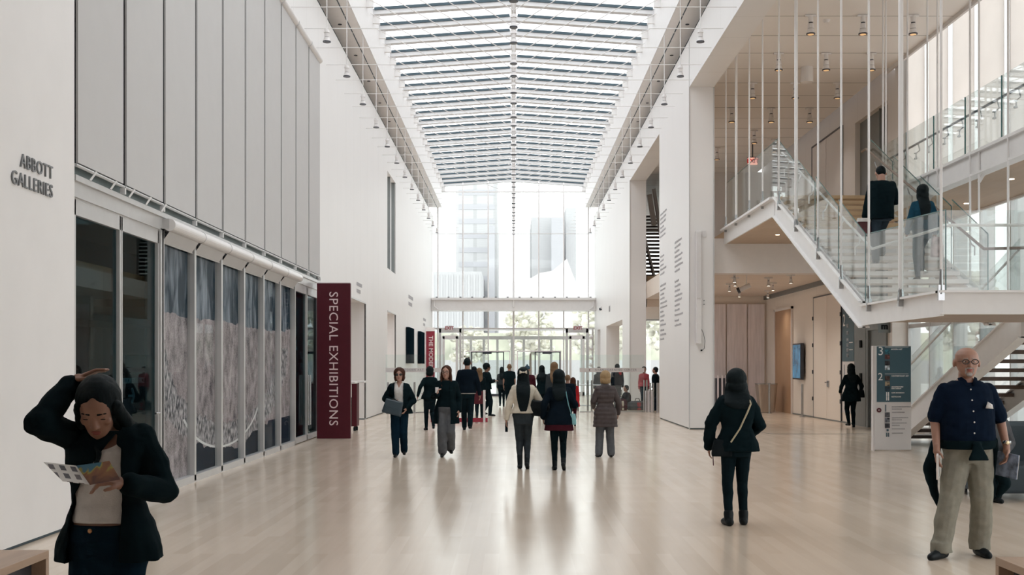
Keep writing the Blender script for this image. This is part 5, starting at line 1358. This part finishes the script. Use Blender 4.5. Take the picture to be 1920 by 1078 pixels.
g.part('trousers', mb, K['khaki'], .009, 3, .012, 'loose khaki pleated trousers', wf=5)
g.top('shirt', K['navy'], hem=.95, o=.016, flare=.006, sleeve=.42, sr=.010, cuff=.022, label='navy short-sleeved button shirt', wr=.008, cut=lambda c, n: c.z > 1.455 and c.y > .05 and abs(c.x) < .05)
mb = MB(); c = g.S(1.47)
for q in (-1, 1): mb.prism([c + Vector((q * .012, .105, -.045)), c + Vector((q * .075, .085, -.055)), c + Vector((q * .080, .03, .02)), c + Vector((q * .055, .045, .03)), c + Vector((q * .030, .085, .0))], (0, .01, .004))
g.part('collar', mb, K['navy'], raw=True)
for z, dy in ((1.40, .131), (1.31, .158), (1.22, .186), (1.13, .206), (1.04, .208)):
    g.part('button', MB().ball((-.012 + .0 * z, dy, z), (.007, .004, .007), 8, 6), K['white'], raw=True)
g.part('pocket_paper', MB().prism([(.085, .192, 1.245), (.105, .188, 1.30), (.150, .172, 1.275), (.155, .178, 1.24)], (0, .004, 0)), K['white'], raw=True, label='folded white paper in the chest pocket')
g.shoes(K['shoe'], r=.006); g.face(glasses=True, brow=(.3, .3, .3))
mb = MB(); R = g.MH
mb.ball(R @ Vector((0, .088, -.046)), (.030, .012, .008), 12, 6); mb.ball(R @ Vector((0, .079, -.094)), (.027, .018, .020), 12, 8)
for q in (-1, 1): mb.cap(R @ Vector((q * .028, .084, -.048)), R @ Vector((q * .026, .078, -.085)), .007, .008, 8)
g.part('goatee', mb, K['ghair'], raw=True, label='short grey goatee')
mb = MB()
for q in (-1, 1): mb.ball(R @ Vector((q * .083, -.03, .004)), (.010, .038, .036), 10, 8)
mb.ball(R @ Vector((0, -.085, -.01)), (.055, .02, .03), 10, 8); g.part('hair', mb, K['ghair'], .006, 2, label='cropped grey hair at the sides')
# dark jacket tied round the waist
mb = MB(); g.torso(mb, [.90, .925, .955, .975], .034); 
mb.ball((.01, .205, .945), (.040, .028, .030), 12, 8)
mb.loft([(.018, .222, .815, .088, .012), (.016, .222, .85, .074, .018), (.012, .216, .90, .046, .022), (.01, .21, .945, .030, .022)], 20, 3)
g.part('tied_jacket', mb, K['black'], .009, 3, .006, 'black jacket tied round the waist')
mb = MB()
for pts in (((.215, .0, .96, .055), (.235, -.04, .80, .07), (.225, -.08, .66, .045), (.26, -.10, .58, .03)), ((-.225, -.06, .95, .045), (-.275, -.10, .72, .055), (-.22, -.12, .50, .035), (-.16, -.12, .36, .02)), ((.30, -.05, .72, .05), (.36, -.07, .60, .05), (.31, -.09, .50, .03))):
    for a, b in zip(pts, pts[1:]): mb.cap(a[:3], b[:3], a[3], b[3], 10)
g.part('jacket_sleeve', mb, K['black'], .009, 3, .006, 'hanging ends of the tied black jacket')
wv = g.wr[1] + Vector((.005, -.01, .045)); mb = MB().cyl(wv + Vector((0, 0, -.012)), wv + Vector((.002, -.004, .012)), .034, n=20)
g.part('watch_strap', mb, M['chrome'], raw=True); g.part('watch_face', MB().ball(wv + Vector((-.008, .033, 0)), (.017, .006, .017), 12, 6), mat('gold_watch', (.75, .62, .40), .25, metal=.6), raw=True)
for nm, lab, i, dx, m in (('magazine', 'grey folded magazine in the hand of the bald man, beside the bench', 0, .0, M['beam']), ('brochure', 'blue and white brochure held low by the bald man with the watch', 1, .01, mat('blue_brochure', (.16, .20, .28), .4, var=.7, scale=16))):
    hp = g.wr[i] + g.hd[i] * .10 + Vector((dx, .02, 0)); w0 = g.W(hp); t = thing(nm, lab, nm, w0)
    mb = MB().box(-.006, .006, -.10, .11, -.15, .06).xf(Matrix.Rotation(.5 if i else -.4, 4, 'Z') @ Matrix.Rotation(.12, 4, 'X')); mb.build('cover', m, t)
    MB().box(-.002, .002, -.098, .108, -.148, .058).xf(Matrix.Translation((.008, 0, 0)) @ Matrix.Rotation(.5 if i else -.4, 4, 'Z') @ Matrix.Rotation(.12, 4, 'X')).build('pages', K['white'], t)

# ---- woman in black with diagonal bag strap
X, Y = at(1381, 984)
h = Fig('woman seen from behind in a loose black jacket with a tan diagonal bag strap', X, Y, 1.60, vox=.0075, legs=((-.10, -.06, .09), (.085, .03, .085)), arms=(dict(w=(-.30, .06, .90), hint=(-1, -.3, 0)), dict(e=(.262, .02, 1.13), w=(.20, .20, 1.03))), nod=.1)
h.legs_('trousers', K['black2'], .006); h.shoes(K['shoe'], boot=.12, r=.012, nm='boot')
h.top('jacket', K['black'], hem=.84, o=.034, flare=.035, sr=.034, wr=.012, sleeve=1, label='loose black hooded jacket'); h.hair('long', K['hair'], 1.32, .165, vol=.022)
bag('shoulder_bag', 'black shoulder bag with a tan strap at the hip of the woman in black', h, (-.185, -.10, .88), (.20, .08, .17), M['black'], strap=[(-.10, -.19, .95), (.0, -.188, 1.10), (.085, -.18, 1.28), (.13, -.16, 1.38), (.12, -.03, 1.48)], sm=mat('tan_strap', (.42, .36, .24), .5), p=5)
o = MB().tube([h.W((-.285, -.06, .82)), h.W((-.28, -.07, .78)), h.W((-.275, -.07, .68))], .005, 6).build('bag_tassel', K['wine']); tag(o, 'thin dark tassel dangling beside the black shoulder bag', 'tassel')

# ---- cream jacket and bow
X, Y = at(981, 879)
c = Fig('young woman from behind with very long black hair, cream bow and cream jacket', X, Y, 1.62, legs=((-.055, .02, .085), (.065, -.10, .12)), feet=((-.1, 1, 0), (.1, 1, 0)), arms=(dict(w=(-.285, .0, .875), hint=(-1, -.2, 0)), dict(e=(.275, .02, 1.17), w=(.10, .15, 1.20), h=(-.7, .4, .2))))
c.legs_('trousers', K['dgrey'], .005, label='tight charcoal trousers'); c.shoes(K['shoe'], boot=.35, r=.004, nm='boot', pitch=(0, .35))
c.top('jacket', K['cream'], hem=.965, o=.020, flare=.02, sr=.022, label='short cream wool jacket', wr=.006); c.hair('long', K['hair'], 1.0, .125, vol=.008)
mb = MB(); p0 = c.MH @ Vector((0, -.128, .045))
for q in (-1, 1): mb.prism([p0, p0 + Vector((q * .062, -.005, .035)), p0 + Vector((q * .068, -.005, -.030))], (0, -.022, 0))
mb.ball(p0 + Vector((0, -.012, 0)), .014); c.part('hair_bow', mb, K['cream'], raw=True, label='cream hair bow')
bag('tote_bag', 'large black leather bag under the arm of the woman with the bow', c, (.25, -.02, 1.05), (.40, .14, .25), K['shoe'], strap=[(.10, -.10, 1.15), (.20, -.06, 1.36), (.22, .04, 1.40), (.36, .0, 1.15)], tilt=.12, p=4, sm=K['cream'])
w0 = c.W((-.29, .03, .73)); t = thing('mobile_phone', 'black mobile phone in the lowered hand of the woman with the bow', 'phone', w0)
MB().box(-.022, .022, -.006, .006, -.085, .07).build('case', M['black'], t, bevel=.004); MB().box(-.018, .018, -.0075, -.006, -.07, .055).build('screen', M['screen'], t)

# ---- dark navy coat with red skirt
X, Y = at(1048, 882)
d = Fig('woman from behind in a dark navy coat over a wine-red skirt and black tights', X, Y, 1.58, legs=((-.07, .06, .085), (.075, -.10, .14)), arms=(dict(w=(-.27, .05, .93)), dict(e=(.285, .03, 1.14), w=(.20, .22, 1.12))))
d.legs_('tights', K['black'], .004); d.shoes(K['shoe'], boot=.18, r=.002, nm='ankle_boot', pitch=(0, .5))
d.skirt(K['wine'], .70, label='short wine-red skirt'); d.top('coat', K['dnavy'], hem=.80, o=.026, flare=.05, sr=.026, label='dark navy coat', wr=.008); d.hair('long', K['hair'], 1.22, .125, vol=.014)
bag('shoulder_bag', 'small pale teal shoulder bag on the navy coat', d, (.225, -.06, .90), (.13, .06, .17), mat('pale_teal_leather', (.20, .42, .45), .4), strap=[(.22, -.10, .97), (.16, -.15, 1.15), (.12, -.14, 1.36), (.10, -.02, 1.47)], sm=mat('teal_strap', (.12, .30, .34), .5))

# ---- puffer coat
X, Y = at(1135, 857)
e = Fig('older woman from behind with short blonde hair in a long quilted taupe coat', X, Y, 1.55, legs=((-.13, .0, .085), (.115, -.03, .085)), feet=((-.3, 1, 0), (.05, 1, 0)), arms=(dict(e=(-.25, -.02, 1.14), w=(-.23, .18, 1.02)), dict(e=(.27, .0, 1.12), w=(.27, .10, .90))), skin='skinp')
e.legs_('trousers', K['grey'], .016, .012, .026); e.shoes(K['shoe'])
e.top('coat', K['puff'], hem=.62, o=.024, flare=.030, sr=.024, quilt=.012, label='long quilted taupe down coat', wr=.003, shape=lambda z: -.012 if 1.02 < z < 1.12 else 0)
mb = MB(); q = e.S(1.44); mb.ball(q + Vector((0, -.085, -.05)), (.115, .045, .095), 14, 10); mb.ball(q + Vector((0, -.02, .02)), (.10, .085, .045), 14, 8); e.part('hood', mb, K['puff'], None, 3, .004)
e.hair('bob', K['blond'], vol=.012)

# ---- sunglasses woman
X, Y = at(749, 856)
a = Fig('woman in sunglasses with auburn hair, open black jacket and white polo top', X, Y, 1.60, away=False, legs=((-.06, .12, .085), (.085, -.10, .12)), feet=((-.05, 1, 0), (.1, 1, 0)), arms=(dict(e=(-.285, -.03, 1.15), w=(-.16, .17, 1.12), h=(.8, .2, -.1)), dict(e=(.27, -.02, 1.12), w=(.155, .15, .97), h=(-.3, .4, -.7))), skin='skinp', vox=.0085)
a.legs_('trousers', K['jeans'], .012, .012, .02, label='dark blue trousers'); a.shoes(K['shoe'])
a.top('shirt', K['white'], hem=.98, o=.012, sleeve=.2, wr=.004, label='white collared top', cut=lambda c, n: c.z > 1.36 and c.y > 0 and abs(c.x) < (c.z - 1.36) * .45)
a.top('jacket', K['black'], hem=.86, o=.040, flare=.04, sr=.03, wr=.010, label='black open jacket', cut=lambda c, n: c.y > .02 and abs(c.x + .0) < .088 and c.z < 1.50 and n.y > -.2 and c.y < .21, shell=.006)
a.hair('bob', K['brown'], vol=.018); a.face()
mb = MB()
for q in (-1, 1): mb.ball(a.MH @ Vector((q * .034, .100, .006)), (.030, .012, .022), 12, 8)
mb.cap(a.MH @ Vector((-.07, .07, .015)), a.MH @ Vector((.07, .07, .015)), .006, .006); a.part('sunglasses', mb, K['eye'], raw=True, label='large dark sunglasses')
bag('handbag', 'square slate grey handbag carried in front by the woman in sunglasses', a, (-.10, .25, .99), (.34, .12, .26), mat('slate_leather', (.03, .05, .065), .45), tilt=.25, p=6, taper=.95, strap=[(-.18, .28, 1.10), (-.10, .22, 1.17), (.0, .24, 1.10)])

# ---- laughing woman, wide grey trousers
X, Y = at(837, 856)
b = Fig('laughing woman with auburn hair and glasses in a long black cardigan and wide grey trousers', X, Y, 1.65, away=False, legs=((-.07, .08, .085), (.08, -.12, .14)), feet=((-.05, 1, 0), (.15, 1, 0)), arms=(dict(e=(-.24, .03, 1.16), w=(-.17, .22, 1.20), h=(.2, .3, .8), curl=.8), dict(w=(.24, .02, .90))), skin='skinp', vox=.0085, turn=.2)
mb = MB(); b.torso(mb, [.80, .86, .93, 1.0, 1.03], .014)
for i in (0, 1): mb.cap(b.hip[i], b.knee[i], .100, .092); mb.cap(b.knee[i], b.ank[i] + Vector((0, 0, .03)), .092, .092)
b.part('trousers', mb, K['grey'], .010, 3, .007, 'wide grey flannel trousers'); b.shoes(K['shoe'])
b.top('cardigan', K['black'], hem=.96, o=.022, flare=.0, sr=.024, wr=.006, label='black top'); 
b.top('coat', K['black'], hem=.64, o=.036, flare=.025, sr=.03, wr=.009, label='long open black cardigan', cut=lambda c, n: c.y > .0 and -.15 < c.x < .07 + .02 * (c.z < .95) and c.z < 1.50 and n.y > -.3 and c.y < .20, shell=.006)
b.hair('long', K['brown'], 1.36, .12, front=1.36, vol=.006); b.face(glasses=True)
w0 = b.W((-.165, .27, 1.29)); t = thing('mobile_phone', 'small white phone held up by the laughing woman', 'phone', w0); MB().box(-.03, .03, -.005, .005, -.05, .05).build('case', M['white'], t, bevel=.004)

# ---- generic visitors further away
def simple(label, px, pf, h, away=True, sex='f', topc='black', bot='black2', hr='hair', hk='long', ln=1.25, hem=.90, rz=0, d=.12, sw_=None, arms=None, skin='skin', Z0=0, XY=None, flare=.02, nod=0, vox=.011, vol=.008, sl=1, fig_kw=None, hw=.12, boots=0, oo=.026, group=None):
    X, Y = XY or at(px, pf)
    p = Fig(label, X, Y, h, away=away, sex=sex, rz=rz, Z0=Z0, legs=walk(d), arms=arms, skin=skin, nod=nod, vox=vox, group=group, **(fig_kw or {}))
    p.legs_('trousers', K[bot], .010 if sex == 'm' else .006, .008 if sex == 'm' else 0, .012 if sex == 'm' else 0); p.shoes(K['shoe'], boot=boots)
    p.top('jacket', K[topc], hem=hem, o=oo, flare=flare, sleeve=sl, sr=.018 if sl > .5 else .01, wr=.006)
    if hk: p.hair(hk, K[hr], ln, hw, vol=vol)
    if not away: p.face()
    return p
p = simple('woman in black walking away with a white paper, near the red entrance sign', 806, 807, 1.63, d=-.14, hk='bob', arms=(dict(w=(-.34, -.05, .96)), dict(w=(.12, .2, 1.05))), rz=.25, hem=.86, flare=.03)
w0 = p.W((-.08, .12, .94)); tag(MB().prism([w0 + Vector((-.12, -.15, .08)), w0 + Vector((.10, -.15, .10)), w0 + Vector((.12, -.15, -.06)), w0 + Vector((.0, -.15, -.14))], (0, .004, 0)).build('paper', K['white']), 'crumpled white paper at the hip of the woman walking away in black', 'paper')
p = simple('tall man from behind in a dark navy suit jacket with cropped black hair', 876, 807, 1.86, sex='m', topc='dnavy', hk='crop', d=-.20, hem=.90, arms=(dict(w=(-.22, .05, .88)), dict(w=(.30, -.02, .88))), vox=.009)
mb = MB(); p.torso(mb, [.885, .90], .035, None); p.part('shirt_tail', mb, K['white'], raw=True, label='strip of white shirt below the jacket')
p = simple('dark blonde girl in black with a red belt line walking behind the suited man', 899, 786, 1.58, topc='black', hr='sandy', hk='long', ln=1.28, hem=.93, d=.2)
mb = MB(); p.torso(mb, [.915, .93], .035, None); p.part('belt', mb, K['red'], raw=True)
p = simple('guard in a dark uniform standing sideways with folded arms beside the entrance door', 912, 780, 1.73, sex='m', topc='black', hk='short', rz=-1.2, vol=.02, skin='skind', d=.1, arms=(dict(e=(-.24, .08, 1.15), w=(.05, .26, 1.18)), dict(e=(.24, .08, 1.15), w=(-.05, .28, 1.15))))
p = simple('visitor in black mostly hidden behind the dark blonde girl', 889, 772, 1.62, topc='black', hk='bob', d=.05)
p = simple('slim woman in black walking out through the door portal', 941, 763, 1.60, hk='long', ln=1.2, d=.2, topc='dgrey', hem=.98, flare=0)
p = simple('man in a black t-shirt with cropped sandy hair near the door portals', 957, 765, 1.73, sex='m', hk='crop', hr='sandy', topc='black', sl=.35, d=.15, XY=((955 - 963) * 45 / F, 45))
p = simple('visitor in a blue and white knitted hat partly hidden by the woman with the bow', 976, 790, 1.66, sex='m', topc='wine', hk=None, XY=(.40, 34), d=.1)
mb = MB(); q = p.MH; mb.ball(q @ Vector((0, -.005, .045)), (.092, .105, .085), 16, 10); mb.ball(q @ Vector((0, 0, .135)), .028); p.part('knitted_hat', mb, mat('blue_knit', (.03, .07, .11), .9, var=.6, scale=20), .011, 2)
p = simple('woman in black with one white sleeve holding her hair near the far door', 1016, 779, 1.66, hk='long', ln=1.2, hw=.13, d=.05, hem=.75, flare=.04, arms=(dict(e=(-.30, .0, 1.28), w=(-.12, .1, 1.45), h=(.5, .2, .6)), dict(w=(.25, .0, .9))))
mb = MB().cap(p.sh[0], p.el[0], .07, .062).cap(p.el[0], p.wr[0], .062, .05); p.part('sleeve', mb, K['white'], label='white sleeve of the raised arm')
p = simple('tall woman with straight dark blonde hair behind the navy coat', 1039, 792, 1.74, hr='sandy', hk='long', ln=1.2, hw=.12, topc='dgrey', XY=(1.06, 30.2))
p = simple('boy with short brown hair in a navy top walking beside the red-haired girl', 1064, 803, 1.42, sex='m', hr='sandy', hk='crop', topc='dnavy', XY=(1.42, 30.4), d=.15)
p = simple('girl with ginger hair in a red coat beside the boy', 1075, 800, 1.33, hr='brown', hk='long', ln=1.3, topc='red', bot='wine', hem=.70, flare=.04, XY=(1.62, 31.6), d=.12)
p = simple('dark figure behind the low glass screen, half hidden by the blonde visitor', 1122, 764, 1.60, hk='long', XY=(3.35, 45.5), d=.02)
p = simple('person in a dark jacket with a red hood standing by the portal pier', 1160, 762, 1.72, sex='m', hk='short', topc='dnavy', bot='grey', XY=(4.12, 46.0), d=.03, vol=.01)
mb = MB(); q = p.S(1.36); mb.ball(q + Vector((.10, -.10, 0)), (.07, .05, .12)); p.part('hood', mb, K['red'], .011, 2)
p = simple('person in a pink hooded top standing against the second pier', 1210, 768, 1.62, away=False, topc='pink', bot='jeans', hk='short', XY=(5.0, 44.4), d=.01, oo=.04, hem=.93)
p = simple('person in black turned sideways at the edge of the big white pier', 1232, 768, 1.60, sex='m', topc='black', hk='short', XY=(5.35, 43.6), rz=1.2, d=.02)
p = simple('woman in a black coat standing at the wall directory in the lobby', 1596, 799, 1.70, topc='black', bot='black', hk='long', ln=1.25, hem=.72, flare=.05, XY=((1596 - 963) * 31 / F, 31.0), d=.03, boots=.4, vol=.01, vox=.009, arms=(dict(w=(-.25, .18, .98)), dict(w=(.28, .10, .95))))
bag('shoulder_bag', 'black bag hanging beside the woman at the wall directory', p, (.27, .0, .93), (.16, .2, .2), M['black'], strap=[(.26, .02, 1.03), (.20, .02, 1.25), (.13, .02, 1.46)])
# on the stairs
def tread_z(y): k = math.floor((y - YB) / ((YA - YB) / nst)); return ZL + (ZU - ZL) * (k + 1) / nst
Y1 = 20.35; z1 = tread_z(Y1)
p = Fig('man in a black jacket climbing the stairs with his head bowed', (1653 - 963) * Y1 / F, Y1, 1.76, sex='m', Z0=z1, legs=((-.10, .0, .085), (.09, .27, .085 + .16)), arms=(dict(w=(-.28, .04, .86)), dict(e=(.26, .02, 1.12), w=(.16, .2, 1.10))), nod=.5, vox=.008, skin='skinp')
p.legs_('trousers', cl('grey_denim', (.03, .045, .06)), .012, .01, .015, label='grey jeans'); p.shoes(K['shoe']); p.top('jacket', K['black'], hem=.80, o=.034, sr=.026, flare=.0, wr=.008, label='straight black jacket'); p.hair('crop', K['hair'])
bag('paper_bag', 'dark red and white bag hanging from the hand of the man on the stairs', p, (-.30, .04, .66), (.24, .12, .30), mat('wine_bag', (.07, .01, .015), .5), strap=[(-.33, .04, .80), (-.29, .04, .86), (-.26, .04, .80)], sm=K['white'], extra=lambda t: MB().loft([(0, 0, .10, .125, .066), (0, 0, .165, .11, .045)], 24, 4).build('white_top', K['white'], t))
Y2 = 19.62; z2 = tread_z(Y2)
p = Fig('woman with long black hair in a dark teal jacket climbing the stairs', (1730 - 963) * Y2 / F, Y2, 1.62, Z0=z2, legs=((-.09, .0, .085), (.08, .27, .085 + .16)), arms=(dict(w=(-.25, .1, .90)), dict(w=(.24, .02, .88))), vox=.008)
p.legs_('trousers', cl('washed_blue_denim', (.06, .09, .12)), .008, label='blue jeans'); p.shoes(K['shoe']); p.top('jacket', K['teal'], hem=.93, o=.022, sr=.022, flare=.02, wr=.007, label='dark teal jacket'); p.hair('long', K['hair'], 1.10, .11, vol=.012)
bag('carrier_bag', 'pale plastic bag hanging from the hand of the woman on the stairs', p, (.27, .02, .62), (.20, .10, .34), mat('pale_plastic', (.55, .42, .42), .4, var=.4, scale=12), strap=[(.22, .02, .78), (.25, .02, .86), (.29, .02, .78)], sm=K['white'])
# seated visitors
for lab, x, yy, tc, bc, fx in (('seated person in a pink cardigan and black trousers on the grey sofa', 6.72, 14.42, 'pink', 'black', 0), ('seated person in dark clothes on the grey sofa, hidden behind the bald man', 5.95, 14.42, 'grey', 'black', -.25)):
    p = Fig(lab, x, yy, 1.62, away=False, sit=True, legs=((-.13 + fx, .45, .085), (.12 + fx, .42, .085)), arms=(dict(e=(-.25, .05, .74), w=(-.08, .30, .66)), dict(e=(.25, .05, .74), w=(.08, .30, .66))), vox=.009, lean=.08)
    p.legs_('trousers', K[bc], .02, .02, .03); p.shoes(K['shoe'], r=.006); p.top('cardigan', K[tc], hem=.90, o=.02, sr=.02, wr=.006, cut=None); p.hair('bob', K['hair']); p.face()
# someone sitting on the floor beside bags
p = Fig('visitor sitting on the floor against the second pier beside bags', (1178 - 963) * 43.8 / F, 43.8, 1.62, away=False, sit=True, Z0=-.36, legs=((-.10, .62, .46), (.10, .60, .46)), rz=-1.0, vox=.011, lean=.1, arms=(dict(e=(-.2, .2, .75), w=(-.1, .4, .80)), dict(e=(.2, .2, .75), w=(.1, .4, .80))))
p.legs_('trousers', K['dgrey'], .01); p.shoes(K['shoe']); p.top('jacket', K['dnavy'], hem=.93, o=.02, sr=.02); p.hair('short', K['hair'], vol=.01)
def floorbag(label, x, y, sz, m, m2=None):
    t = thing('bag', label, 'bag', (x, y, 0), .3); a, b_, h_ = sz
    MB().loft([(0, 0, 0, a * .45, b_ * .45), (0, 0, h_ * .3, a * .5, b_ * .5), (0, 0, h_ * .85, a * .46, b_ * .4), (0, 0, h_, a * .3, b_ * .2)], 20, 4).build('body', m, t)
    if m2: MB().loft([(0, 0, .02, a * .12, b_ * .51), (0, 0, h_ * .85, a * .11, b_ * .47)], 12, 6).build('stripe', m2, t)
    MB().tube([(-.1, 0, h_), (-.06, 0, h_ + .1), (.06, 0, h_ + .1), (.1, 0, h_)], .012, 6).build('handle', M['black'], t)
floorbag('red and cream striped bag on the floor beside the sitting visitor', 4.0, 42.9, (.42, .3, .42), K['wine'], K['cream'])
floorbag('soft grey and pink bag on the floor below the person in pink', 4.62, 43.2, (.75, .35, .34), K['grey'], K['pink'])
floorbag('dark rucksack with a lime stripe on the floor by the big pier', 5.35, 42.8, (.4, .3, .5), K['dnavy'], mat('lime_cloth', (.25, .5, .12), .7))
